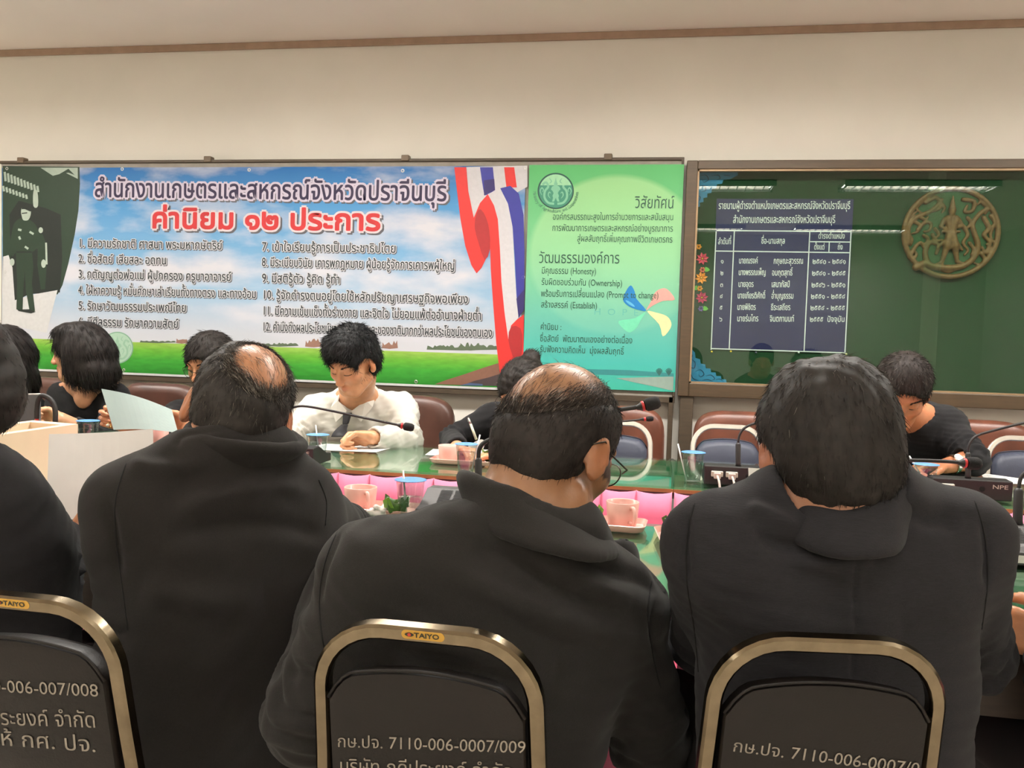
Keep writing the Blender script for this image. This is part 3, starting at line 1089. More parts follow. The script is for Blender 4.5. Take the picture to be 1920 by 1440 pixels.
XE = [(1385, 1421, 1450, 1506), (1384.5, 1436, 1447, 1486), (1384, 1413, 1446, 1481), (1382.5, 1435, 1446, 1488), (1382, 1417, 1445, 1482), (1381.5, 1422, 1443, 1489)]
for (n_, a_, l_, y_, by), (xa1, xb1, xc1, xd1) in zip(ROWS, XE):
    k = (by - 494) / 108
    SL += [(n_, 1351 - 2.5 * k, by, 1357 - 2.5 * k, by, .018), (a_, xa1, by, xb1, by, .022), (l_, xc1, by + .5, xd1, by + .5, .022), (y_, 1523 - 5 * k, by + 1, 1586 - 2 * k, by + 1, .020)]
for s, x0, y0, x1, y1, h in SL:
    text_on(b, s, S(x0, y0), S(x1, y1), h, M_WT, lift=.0012, off=.010)
b.build('lettering', t)
# round carved emblem on the felt
M_GOLD = mat('old_gold_paint', rgb(110, 80, 46), rough=0.5, metal=0.25, var=0.25, scale=60)
M_EMB = mat('emblem_ground', rgb(44, 84, 50), rough=0.8, var=0.15, scale=40)
eY = EYb - .002
c = onY(1781, 437, eY)
er = (onY(1873, 437, eY).x - onY(1689, 437, eY).x) / 2
t = thing('round_emblem', 'round carved gold emblem with a standing figure hung on the green felt', 'emblem', (c.x, eY, c.z - er))
b = MB()
b.lathe([(er * .9, 0), (er * .9, .006), (0.001, .006)], M_EMB, n=56, M=Matrix.Translation(c) @ Matrix.Rotation(math.pi / 2, 4, 'X'))
b.build('ground_disc', t, smooth=False)
k = er / 92.0
hE = .0036
s = SDF((c.x - er - .01, eY - .04, c.z - er - .01), (c.x + er + .01, eY + .004, c.z + er + .01), hE)
E3 = lambda x, y, d=.010: (c.x + x * k, eY - d, c.z - y * k)
for q in range(48):
    a0, a1 = 2 * math.pi * q / 48, 2 * math.pi * (q + 1) / 48
    s.cap(E3(88 * math.cos(a0), 88 * math.sin(a0)), E3(88 * math.cos(a1), 88 * math.sin(a1)), .0115, k=.002)
def ecurl(pts, r0, r1=None, d=.010):
    q = spline([Vector((x, y, 0)) for x, y in pts], 5)
    r1 = r0 if r1 is None else r1
    for i in range(len(q) - 1):
        f0, f1 = i / (len(q) - 1), (i + 1) / (len(q) - 1)
        s.cap(E3(q[i].x, q[i].y, d), E3(q[i + 1].x, q[i + 1].y, d), r0 + (r1 - r0) * f0, r0 + (r1 - r0) * f1, k=.002)
ecurl([(-62, 70), (-45, 62), (-30, 68), (0, 70), (25, 66), (45, 50), (52, 25), (44, 0), (40, -18), (52, -38), (66, -48)], .016, .009)
ecurl([(-40, 62), (-46, 40), (-38, 20), (-22, 25), (-25, 42)], .013, .007)
ecurl([(-75, 50), (-66, 30), (-55, 20), (-50, 30)], .010, .005)
ecurl([(-78, 20), (-80, -10), (-66, -30), (-45, -40), (-30, -52), (-20, -66)], .011, .008)
ecurl([(-62, -5), (-50, -20), (-38, -18), (-40, -5), (-50, -2)], .009, .005)
ecurl([(-50, -60), (-30, -70), (-22, -50), (-36, -42)], .010, .005)
ecurl([(20, -66), (40, -62), (38, -44), (24, -42), (28, -54)], .010, .006)
ecurl([(60, -30), (70, -10), (62, 4), (74, 20), (66, 38), (60, 28)], .011, .006)
ecurl([(78, -14), (74, 4), (80, 18)], .008, .005)
ecurl([(24, -12), (32, 4), (24, 20), (34, 34), (28, 44)], .009, .005)
ecurl([(-30, -8), (-22, 4), (-32, 14)], .008, .005)
for q_ in ([(-70, -22), (-58, -14), (-62, -2), (-72, 2)], [(-46, -70), (-56, -62), (-66, -48), (-58, -40)], [(-80, 4), (-72, 14), (-74, 26)], [(-50, 6), (-42, 12), (-46, 22), (-56, 22)], [(44, -76), (52, -66), (48, -56)], [(56, -60), (66, -48), (62, -38)],
           [(72, -34), (80, -22), (78, -8)], [(58, 40), (66, 52), (58, 62), (48, 60)], [(70, 40), (74, 30), (68, 22)], [(-22, -60), (-14, -50), (-18, -40)], [(-58, -30), (-48, -26), (-44, -32)], [(-34, 4), (-26, 16), (-16, 14)], [(30, -30), (36, -20), (30, -10), (22, -14)], [(-70, 56), (-62, 44), (-68, 36)], [(36, 20), (44, 32), (40, 44)], [(-12, 74), (0, 78), (12, 74)], [(-80, -16), (-76, -30), (-66, -42)]):
    ecurl(q_, .0085, .0045)
# figure
def ec(x0, y0, x1, y1, r0, r1, d=.016):
    s.cap(E3(x0, y0, d), E3(x1, y1, d), r0, r1, k=.004)
ec(0, -72, 0, -48, .004, .014)
ec(0, -44, 0, -38, .016, .013)
ec(-7, -27, -3, -6, .017, .013)
ec(7, -27, 3, -6, .017, .013)
ec(-14, -26, -20, -12, .010, .008)
ec(-20, -12, -8, -6, .008, .007)
ec(13, -26, 20, -14, .010, .008)
ec(20, -14, 8, -10, .008, .007)
ec(-2, 2, -5, 26, .017, .020)
ec(3, 2, 8, 26, .015, .019)
ec(-16, -2, 16, -2, .006, .006)
ec(-24, 30, -12, 18, .005, .009)
ec(-6, 26, -14, 58, .015, .009)
ec(8, 26, 14, 56, .015, .009)
ec(-14, 60, -22, 62, .008, .006)
ec(14, 58, 24, 60, .008, .006)
ec(2, 10, 22, 34, .012, .007)
V, F = s.mesh(1)
V[:, 1] = np.minimum(V[:, 1], eY - .0005)
mesh_obj('carving', V, F, M_GOLD, t)
# paper flowers down the left side of the felt
def felt(px, py, d=0.0):
    return onY(px, py, EYb - d)
FLW = [(1310, 463, 'bud', (240, 150, 40), 'orange'), (1317, 485, 'flower', (214, 64, 92), 'pink'), (1317, 506, 'bud', (226, 104, 84), 'coral'), (1315, 521, 'flower', (238, 110, 34), 'orange'), (1312, 541, 'bud', (242, 150, 44), 'amber'), (1316, 558, 'flower', (206, 62, 104), 'magenta'), (1314, 579, 'bud', (110, 84, 150), 'purple')]
M_LEAF = mat('paper_leaf', rgb(96, 170, 60), rough=0.7)
for i, (px, py, kind, cc, cn) in enumerate(FLW):
    M = mat('paper_' + cn, rgb(*cc), rough=0.7)
    p = felt(px, py, .003)
    where = 'uppermost' if i == 0 else 'lowest' if i == 6 else ''
    if kind == 'flower':
        t = thing('paper_flower', '%s eight-petal paper flower pinned on the felt left of the blue sign' % cn, 'paper flower', tuple(p), 'paper flowers beside the blue sign')
        b = MB()
        for kk in range(8):
            a = 2 * math.pi * kk / 8 + .2
            d, e = Vector((math.cos(a), 0, math.sin(a))), Vector((-math.sin(a), 0, math.cos(a)))
            b.add([p + d * .004, p + d * .016 + e * .008 + Vector((0, -.008, 0)), p + d * .029 + Vector((0, -.003, 0)), p + d * .016 - e * .008 + Vector((0, -.008, 0))], [(0, 1, 2, 3)], M)
        o = b.build('petals', t)
        o.modifiers.new('thick', 'SOLIDIFY').thickness = .0008
        b = MB()
        b.lathe([(.0001, .006), (.003, .005), (.004, .001)], mat('paper_yellow', rgb(244, 200, 60), rough=.7), n=10, M=Matrix.Translation(p) @ Matrix.Rotation(math.pi / 2, 4, 'X'))
        b.build('flower_centre', t, smooth=True)
    else:
        t = thing('paper_flower_bud', 'small %s paper flower bud with a green leaf, pinned left of the blue sign' % cn, 'paper flower', tuple(p), 'paper flower buds beside the blue sign')
        b = MB()
        for kk in range(6):
            a = 2 * math.pi * kk / 6
            d, e = Vector((math.cos(a), 0, math.sin(a))), Vector((-math.sin(a), 0, math.cos(a)))
            b.add([p + d * .002, p + d * .009 + e * .005 + Vector((0, -.005, 0)), p + d * .015, p + d * .009 - e * .005 + Vector((0, -.005, 0))], [(0, 1, 2, 3)], M)
        o = b.build('petals', t)
        o.modifiers.new('thick', 'SOLIDIFY').thickness = .0008
        b = MB()
        sg = 1 if i in (2, 6) else -1
        q = p + Vector((sg * .010, 0, .002))
        pts = [q + Vector((sg * x, -.002 - .002 * math.sin(x * 120), z)) for x, z in ((-.006, 0), (.004, .012), (.016, .008), (.024, -.002), (.014, -.010), (.002, -.010))]
        b.add(pts, [tuple(range(6))], M_LEAF)
        o = b.build('leaf', t)
        o.modifiers.new('thick', 'SOLIDIFY').thickness = .0008
# blue cut-paper corner ornaments
M_ORN = mat('blue_cutout', rgb(52, 128, 176), rough=0.6, var=0.1)
M_ORND = mat('blue_cutout_dark', rgb(24, 62, 92), rough=0.6)
def orn(name, label, outline, curls):
    t = thing(name, label, 'ornament', tuple(felt(*outline[0])))
    b = MB()
    pts = [felt(x, y, .001) for x, y in outline]
    b.prism([tuple(p) for p in pts], (0, -.003, 0), M_ORN)
    b.build('cutout', t)
    b = MB()
    for q in curls:
        stroke(b, q, 1.6, M_ORND, .0046, Y=EYb, taper=True)
    b.build('cut_lines', t)
zf = lambda pts: [(1270 + x / 3.0, 280 + y / 3.0) for x, y in pts]
edge = []
for k in range(15):
    f = k / 14
    x, y = 78 + (282 - 78) * f, 1110 + (1308 - 1110) * (f ** .62)
    edge += [(x + (6 if k % 2 else -5), y - (5 if k % 2 else -4))]
orn('corner_ornament', 'blue cut-paper corner ornament at the lower left of the green felt', zf([(62, 1312), (66, 1100)] + edge), [zf(q) for q in ([(80, 1180), (100, 1200), (95, 1230), (75, 1225), (80, 1210)], [(100, 1250), (130, 1240), (150, 1265), (130, 1280), (120, 1265)], [(160, 1275), (190, 1270), (210, 1290), (195, 1298)], [(75, 1260), (90, 1290), (120, 1300)], [(140, 1300), (170, 1295), (200, 1305)], [(215, 1295), (240, 1292), (255, 1303)], [(72, 1140), (84, 1160), (76, 1175)])])
edge = []
for k in range(15):
    f = k / 14
    x, y = 345 - (345 - 112) * (f ** .55), 150 + (330 - 150) * f
    edge += [(x + (6 if k % 2 else -5), y + (5 if k % 2 else -4))]
orn('corner_ornament', 'blue cut-paper corner ornament at the upper left of the green felt', zf([(108, 128), (340, 128)] + edge + [(104, 340)]), [zf(q) for q in ([(125, 150), (160, 145), (175, 170), (150, 185), (140, 170)], [(190, 150), (230, 145), (240, 165), (220, 170)], [(120, 210), (150, 205), (160, 230), (135, 240)], [(115, 260), (130, 270), (120, 295)], [(260, 145), (300, 150)])])
# round-headed pins along the bottom of the blue sign
for i, (px, py, cc, cn) in enumerate(((1334.5, 659.5, (230, 190, 40), 'yellow'), (1370, 659, (230, 200, 60), 'yellow'), (1417, 661, (90, 90, 110), 'grey'), (1497, 661, (220, 220, 220), 'white'), (1586, 664, (230, 220, 160), 'pale'))):
    p = felt(px, py, .0)
    b = MB()
    b.lathe([(.0005, 0), (.0005, .006), (.004, .007), (.0048, .010), (.003, .0135), (.0001, .014)], mat('pin_' + cn, rgb(*cc), rough=.35), n=12, M=Matrix.Translation(p) @ Matrix.Rotation(math.pi / 2, 4, 'X'))
    tag(b.build('push_pin', smooth=True, origin=p), '%s round-headed pin under the blue sign, %s from the left' % (cn, ('first', 'second', 'third', 'fourth', 'last')[i]), 'pin', 'pins under the blue sign')
# ================================================================== conference tables
TZ = 0.75
FY0, FY1 = 2.53, 3.15                      # far row, front and back edge
NY0, NY1 = 1.42, 1.985                     # near row
M_GREEN = mat('green_tabletop', rgb(42, 100, 66), rough=0.5, var=0.05, scale=8)
M_TGLASS = glass_mat('table_glass', (0.86, 0.95, 0.89, 1), refl=0.05, rough=0.03)
M_BRASS = mat('table_edge', rgb(150, 122, 70), rough=0.4, metal=0.3, var=0.12)
M_DARKW = mat('dark_table_wood', rgb(52, 40, 32), rough=0.5, var=0.2, stretch=(1, 6, 6))
M_PINK = mat('pink_satin', rgb(238, 130, 166), rough=0.55, var=0.03, sheen=0.3, bump=0.05)
M_CHROME = mat('chrome', rgb(205, 200, 190), rough=0.16, metal=1.0, var=0.05, scale=30)
M_BLACKM = mat('black_metal', rgb(30, 30, 30), rough=0.4)
def table(x0, x1, y0, y1, label, near):
    t = thing('conference_table', label, 'table', ((x0 + x1) / 2, (y0 + y1) / 2, 0), 'green glass-topped conference tables')
    b = MB()
    b.box((x0 + .0004, y0, TZ - .036), (x1 - .0004, y1, TZ - .008), M_DARKW)
    b.build('top_board', t, bevel=.002)
    b = MB()
    b.box((x0 + .0004, y0 + .001, TZ - .008), (x1 - .0004, y1 - .001, TZ - .0065), M_GREEN)
    b.build('green_cover', t)
    b = MB()
    b.box((x0 + .0006, y0 + .002, TZ - .006), (x1 - .0006, y1 - .002, TZ), M_TGLASS)
    b.build('glass_sheet', t)
    for y, s in ((y0, -1), (y1, 1)):
        b = MB()
        plain = near and s < 0
        b.box((x0 + .0004, min(y, y + s * .004), TZ - (.034 if plain else .017)), (x1 - .0004, max(y, y + s * .004), TZ - .0065), M_DARKW if plain else M_BRASS)
        b.build('edge_strip', t)
    b = MB()
    if near:
        b.box((x0 + .03, y0 + .012, TZ - .155), (x1 - .03, y0 + .03, TZ - .036), M_DARKW)
    else:
        b.box((x0 + .03, y1 - .03, TZ - .155), (x1 - .03, y1 - .012, TZ - .036), M_DARKW)
    b.build('apron', t)
    for lx in (x0 + .05, x1 - .05):
        for ly in (y0 + .06, y1 - .06):
            b = MB()
            b.box((lx - .015, ly - .015, 0), (lx + .015, ly + .015, TZ - .036), M_BLACKM)
            b.build('leg', t)
def skirt(x0, x1, y, s, label):
    """pleated cloth hung along the aisle edge; s = direction the cloth faces"""
    b = MB()
    n = max(1, round((x1 - x0) / .103))
    w = (x1 - x0) / n
    rows = 9
    P_ = []
    rr = random.Random(int(x0 * 100) + 5)
    prof = ((0.0, .000), (.02, .010), (.06, .015), (.25, .012), (.5, .011), (.75, .012), (.94, .014), (.985, .010), (.995, -.004))
    for k in range(n):
        tw = rr.uniform(-.008, .008)
        for u, d in prof:
            colm = []
            for j in range(rows):
                f = j / (rows - 1)
                sag = .007 * math.sin(math.pi * u) + .002
                z = (TZ - .012 - sag) * (1 - f) + .05 * f
                colm.append(Vector((x0 + (k + u + .12 * f * math.sin(u * 6.28)) * w, y + s * (.007 + d * (.6 + .9 * f) + tw * f), z)))
            P_.append(colm)
    b.grid(P_, M_PINK)
    o = b.build('table_skirt', smooth=True, recalc=False)
    md = o.modifiers.new('thick', 'SOLIDIFY')
    md.thickness = .0012
    tag(o, label, 'table skirt', 'pink pleated table skirts')
FX = (-3.62, -1.79, 0.05, 1.87, 3.4)
NX = (-3.46, -1.70, 0.06, 1.82, 3.4)
WHF = ('far-row conference table at the far left, before the two women', 'far-row conference table in front of the man in white shirt', 'far-row conference table with microphones before the man in black with a wristwatch', 'far-row conference table cut off by the right edge')
WHN = ('near-row conference table under the cream box', 'near-row conference table under the pink mugs at the centre', 'near-row conference table in front of the man in navy blazer', 'near-row conference table cut off by the right edge')
SKF = ('far-row table at the left', 'far-row table before the man in white shirt', 'far-row table that faces the centre-right aisle', 'far-row table at the right edge')
SKN = ('near-row table at the left', 'near-row table under the pink mugs', 'near-row table before the navy blazer', 'near-row table at the right edge')
for i in range(4):
    table(FX[i], FX[i + 1], FY0, FY1, 'green ' + WHF[i], False)
    skirt(FX[i] + .004, FX[i + 1] - .004, FY0 - .004, -1, 'pink pleated skirt hung along the ' + SKF[i])
    table(NX[i], NX[i + 1], NY0, NY1, 'green ' + WHN[i], True)
    skirt(NX[i] + .004, NX[i + 1] - .004, NY1 + .004, 1, 'pink pleated skirt on the aisle side of the ' + SKN[i])

# ================================================================== chrome stacking chairs
M_VINYL = mat('brown_black_vinyl', rgb(22, 18, 16), rough=0.42, spec=0.3, var=0.06, bump=0.12, bscale=350)
M_NAVY = mat('navy_vinyl', rgb(58, 62, 78), rough=0.5, var=0.05, bump=0.12, bscale=350)
M_STEEL = mat('worn_chrome', rgb(126, 114, 94), rough=0.18, metal=1.0, var=0.14, scale=45)
M_PAINT = mat('white_paint_writing', rgb(150, 142, 130), rough=0.8, var=0.15, scale=150)
M_LOGO = mat('gold_sticker', rgb(196, 152, 62), rough=0.4, metal=0.3)
M_LOGOD = mat('dark_sticker_ink', rgb(40, 44, 30), rough=0.5)
M_LOGOR = mat('red_sticker_ink', rgb(190, 60, 40), rough=0.5)
HW, TOPZ = .129, .832
REC = math.radians(11)
def back_pt(x, z, off=0.0):
    """point in the plane of the reclined back, chair frame: seat faces +y"""
    y = -.175 - (z - .44) * math.tan(REC)
    return Vector((x, y - off * math.cos(REC), z - off * math.sin(REC) * 0))
def loop_pts():
    pts = []
    r = .078
    pts += [(-HW - .012, .44), (-HW - .008, .56), (-HW - .003, .66), (-HW, TOPZ - r - .005)]
    for k in range(1, 9):
        a = math.radians(180 - 90 * k / 8)
        pts.append((-HW + r + r * math.cos(a), TOPZ - .0095 - r + r * math.sin(a)))
    L_ = pts[:]
    for x, z in reversed(L_):
        pts.append((-x, z))
    return pts
M_STEELW = mat('bright_chrome', rgb(228, 224, 216), rough=0.3, metal=0.85, var=0.05, scale=30)
def chair(name, label, cat, M, pad_m, group, logo=True, M_STEEL=M_STEEL):
    t = thing(name, label, cat, tuple(M.translation), group)
    b = MB()
    lp = [back_pt(x, z) for x, z in loop_pts()]
    nrm = Vector((0, -math.cos(REC), -math.sin(REC)))
    b.tube(lp, 0, M_STEEL, flat=(.0095, .0095, nrm))
    b.build('back_frame', t, auto=35, M=M)
    # padded back
    b = MB()
    def outline(inset):
        o = []
        for k in range(25):
            u = -1 + 2 * k / 24
            x = u * (HW - .011 - inset)
            z = .776 - .018 * u * u - .045 * max(0, abs(u) - .72) ** 2 / .0784 * .6 - inset
            o.append((x, z))
        return o + [(HW - .008 - inset, .52 + inset), (-HW + .008 + inset, .52 + inset)]
    layers = [(.012, .018), (.002, .015), (.0, .010), (.001, .002), (.0, -.008), (.006, -.024), (.02, -.034)]
    rings = [[back_pt(x, z, off) for x, z in outline(ins)] for ins, off in layers]
    n = len(rings[0])
    vs = [p for r in rings for p in r]
    fs = [tuple(range(n)), tuple((len(rings) - 1) * n + k for k in range(n - 1, -1, -1))]
    for i in range(len(rings) - 1):
        for k in range(n):
            fs.append((i * n + k, (i + 1) * n + k, (i + 1) * n + (k + 1) % n, i * n + (k + 1) % n))
    b.add(vs, fs, pad_m)
    b.build('backrest', t, auto=40, M=M)
    b = MB()
    pp = [back_pt(x, z + .002, .013) for x, z in outline(0)[:25]]
    b.tube(pp, .0022, pad_m, n=6)
    b.build('piping', t, smooth=True, M=M)
    # seat
    b = MB()
    sx, sy = .175, .19
    lay = [(.02, .415), (.0, .42), (.0, .445), (.012, .462), (.05, .470)]
    rings = []
    for ins, z in lay:
        r = []
        for k in range(32):
            a = 2 * math.pi * k / 32
            ca, sa = math.cos(a), math.sin(a)
            e = .45
            r.append(Vector(((sx - ins) * math.copysign(abs(ca) ** e, ca), (sy - ins) * math.copysign(abs(sa) ** e, sa) + .02, z)))
        rings.append(r)
    vs = [p for r in rings for p in r]
    fs = [tuple(range(31, -1, -1)), tuple(4 * 32 + k for k in range(32))] + [(i * 32 + k, i * 32 + (k + 1) % 32, (i + 1) * 32 + (k + 1) % 32, (i + 1) * 32 + k) for i in range(4) for k in range(32)]
    b.add(vs, fs, pad_m)
    b.build('seat', t, auto=50, M=M)
    for sx_ in (-1, 1):
        b = MB()
        b.tube([(sx_ * (HW + .012), -.175, .44), (sx_ * (HW + .025), -.19, .38), (sx_ * (HW + .035), -.235, .0)], 0, M_STEEL, flat=(.0095, .0095, (0, 1, 0)))
        b.build('leg', t, auto=35, M=M)
        b = MB()
        b.tube([(sx_ * (HW + .012), -.17, .405), (sx_ * .155, .16, .405), (sx_ * .165, .19, .36), (sx_ * .172, .215, .0)], 0, M_STEEL, flat=(.0095, .0095, (1, 0, 0)))
        b.build('leg', t, auto=35, M=M)
    if logo:
        b = MB()
        z0, hw, hh = TOPZ - .0095, .0255, .0056
        q = [(hw * (1 if abs(math.cos(a)) > .5 else math.cos(a) / .5 * 1) * math.copysign(1, math.cos(a)) if False else (math.copysign(hw - hh, math.cos(a)) + hh * math.cos(a)), hh * math.sin(a)) for a in [2 * math.pi * k / 28 + .01 for k in range(28)]]
        b.add([back_pt(x, z0 + z, .0101) for x, z in q], [tuple(range(28))], M_LOGO)
        q2 = [(-.016 + .0056 * math.cos(a), .0028 * math.sin(a) * (1 - .3 * abs(math.cos(a)))) for a in [2 * math.pi * k / 12 for k in range(12)]]
        b.add([back_pt(x, z0 + z, .0105) for x, z in q2], [tuple(range(12))], M_LOGOD)
        q2 = [(-.016 + .0022 * math.cos(a), .0022 * math.sin(a)) for a in [2 * math.pi * k / 12 for k in range(12)]]
        b.add([back_pt(x, z0 + z, .0109) for x, z in q2], [tuple(range(12))], M_LOGOR)
        text_on(b, 'TAIYO', back_pt(-.0105, z0 - .0027, .0101), back_pt(.0195, z0 - .0027, .0101), .0046, M_LOGOD, n=nrm, lift=.0004, off=.03, up=back_pt(0, 1) - back_pt(0, 0))
        b.build('maker_sticker', t, M=M)
    return t
def chair_matrix(px, py, D, yaw, drop=0.0):
    """chair whose top middle (outer edge) is seen at px,py at depth D"""
    top = U(px, py, D)
    R = Matrix.Rotation(yaw, 4, 'Z')
    loc = back_pt(0, TOPZ)
    o = top - (R @ loc)
    return Matrix.Translation((o.x, o.y, 0 if drop == 0 else drop)) @ R
def on_pad(px, py, M):
    p0 = M @ back_pt(0, .6, .0186)
    nrm = (M.to_3x3() @ Vector((0, -math.cos(REC), -math.sin(REC)))).normalized()
    d = ray(px, py)
    return EYE + d * ((p0 - EYE).dot(nrm) / d.dot(nrm)), nrm
def writing(t, M, lines):
    b = MB()
    up = M.to_3x3() @ (back_pt(0, 1) - back_pt(0, 0))
    for s, x0, y0, x1, y1, h in lines:
        p, nrm = on_pad(x0, y0, M)
        q, _ = on_pad(x1, y1, M)
        text_on(b, s, p, q, h, M_PAINT, n=nrm, lift=.0004, slant=.05, up=up)
    b.build('handwriting', t)
GRP = 'chrome stacking chairs on the near side'
MC = chair_matrix(797, 1172, .982, math.radians(-1))
cc = chair('stacking_chair', 'chrome-framed dark vinyl chair behind the bald man at the centre, number ending 009', 'chair', MC, M_VINYL, GRP)
writing(cc, MC, [('กษ.ปจ. 7110-006-0007/009', 632, 1400, 986, 1412, .0125), ('บริษัท ฤดีประยงค์ จำกัด', 636, 1448, 962, 1460, .0150)])
ML = chair_matrix(30, 1104, 1.05, math.radians(-1))
cl = chair('stacking_chair', 'chrome-framed dark vinyl chair cut off by the left edge, number ending 008', 'chair', ML, M_VINYL, GRP)
writing(cl, ML, [('กษ.ปจ. 7110-006-007/008', -160, 1290, 186, 1306, .0135), ('บริษัท ฤดีประยงค์ จำกัด', -150, 1354, 182, 1364, .0170), ('มอบให้ กศ. ปจ.', -90, 1390, 182, 1410, .0170)])
MR_ = chair_matrix(1560, 1200, .990, math.radians(8))
cr = chair('stacking_chair', 'chrome-framed dark vinyl chair behind the man in navy blazer', 'chair', MR_, M_VINYL, GRP, logo=False)
writing(cr, MR_, [('กษ.ปจ. 7110-006-0007/0', 1372, 1408, 1722, 1452, .0125)])
# navy ones on the far side, facing the camera
GRP = 'navy stacking chairs on the far side'
for px, py, D, yw, lab in ((1158, 781, 3.32, 180, 'navy vinyl chrome-framed chair beside the bald man\'s glasses, before a brown chair'), (1365, 790, 3.30, 181, 'navy vinyl chrome-framed chair behind the two-cable microphone unit'), (1922, 826, 3.20, 178, 'navy vinyl chrome-framed chair cut off by the right edge')):
    M = chair_matrix(px, py, D, math.radians(yw))
    M = M @ Matrix.Diagonal((1, 1, 1.04, 1))
    chair('stacking_chair', lab, 'chair', M, M_NAVY, GRP, logo=False, M_STEEL=M_STEELW)

# ================================================================== brown executive chairs
M_LEATH = mat('brown_leather', rgb(104, 58, 42), rough=0.38, var=0.25, scale=9, bump=0.15, bscale=160, spec=0.6)
M_LEATD = mat('dark_brown_leather', rgb(78, 48, 38), rough=0.4, var=0.25, scale=9, bump=0.15, bscale=160, spec=0.6)
M_ARM = mat('chair_arm_wood', rgb(120, 66, 42), rough=0.4, var=0.15)
M_BLK = mat('black_plastic', rgb(26, 25, 25), rough=0.45)
def superpad(b, M, w, h, th, cz, m, e=.42, n=40, bulge=1.0):
    """upholstered cushion standing in the local xz plane"""
    lay = [(-.5, .80), (-.42, .93), (-.2, 1.0), (.2, 1.0), (.42, .93), (.5, .80), (.56, .4)]
    rings = []
    for d, sc in lay:
        r = []
        for k in range(n):
            a = 2 * math.pi * k / n
            ca, sa = math.cos(a), math.sin(a)
            r.append(M @ Vector((w / 2 * sc * math.copysign(abs(ca) ** e, ca), d * th * bulge, cz + h / 2 * sc * math.copysign(abs(sa) ** e, sa))))
        rings.append(r)
    vs = [p for r in rings for p in r]
    fs = [tuple(range(n - 1, -1, -1)), tuple((len(lay) - 1) * n + k for k in range(n))]
    fs += [(i * n + k, i * n + (k + 1) % n, (i + 1) * n + (k + 1) % n, (i + 1) * n + k) for i in range(len(lay) - 1) for k in range(n)]
    b.add(vs, fs, m)
def exec_chair(px, py, Y, w, label, m=M_LEATH, yaw=0.0, arms=True):
    top = onY(px, py, Y)
    M = Matrix.Translation((top.x, top.y, 0)) @ Matrix.Rotation(yaw, 4, 'Z')      # local -y faces the table
    t = thing('executive_chair', label, 'chair', (top.x, top.y, 0), 'brown leather office chairs on the far side')
    hb = .46
    b = MB()
    superpad(b, M, w, hb, .09, top.z - hb / 2, m)
    b.build('backrest', t, smooth=True)
    b = MB()
    superpad(b, M @ Matrix.Translation((0, -.26, .43)) @ Matrix.Rotation(math.radians(90), 4, 'X'), w * .98, .46, .10, 0, m)
    b.build('seat', t, smooth=True)
    if arms:
        for s in (-1, 1):
            b = MB()
            b.tube([M @ Vector((s * (w / 2 + .03), .02, .60)), M @ Vector((s * (w / 2 + .035), -.02, .645)), M @ Vector((s * (w / 2 + .035), -.30, .645)), M @ Vector((s * (w / 2 + .03), -.36, .62))], .022, M_BLK, n=10)
            b.tube([M @ Vector((s * (w / 2 + .03), -.20, .63)), M @ Vector((s * (w / 2 + .0), -.20, .42))], .016, M_BLK, n=8)
            b.build('armrest', t, smooth=True)
    b = MB()
    b.tube([M @ Vector((0, -.24, .38)), M @ Vector((0, -.24, .09))], .028, M_BLK, n=12)
    b.build('gas_column', t, smooth=True)
    b = MB()
    for k in range(5):
        a = 2 * math.pi * k / 5 + .3
        b.tube([M @ Vector((0, -.24, .10)), M @ Vector((.26 * math.cos(a), -.24 + .26 * math.sin(a), .06))], [.022, .014], M_BLK, n=8)
    b.build('star_base', t, smooth=True)
    for k in range(5):
        a = 2 * math.pi * k / 5 + .3
        b = MB()
        c = M @ Vector((.26 * math.cos(a), -.24 + .26 * math.sin(a), .026))
        b.lathe([(.001, -.012), (.026, -.012), (.026, .012), (.001, .012)], M_BLK, n=14, M=Matrix.Translation(c) @ Matrix.Rotation(math.pi / 2, 4, 'X'))
        b.build('caster', t)
    return t
exec_chair(98, 708, 3.78, .50, 'brown leather chair peeking out between the two women at the left', M_LEATD)
exec_chair(302, 718, 3.72, .40, 'dark brown leather chair behind the person raising paper', M_LEATD)
exec_chair(742, 739, 3.76, .56, 'dark brown leather chair behind the man in white shirt', M_LEATD)
exec_chair(1150, 760, 3.83, .46, 'red-brown leather chair left of the display board leg, behind a navy chair')
exec_chair(1402, 772, 3.83, .46, 'red-brown leather chair right of the display board leg, behind a navy chair')
exec_chair(1806, 786, 3.72, .56, 'red-brown leather chair behind the man wearing a wristwatch')
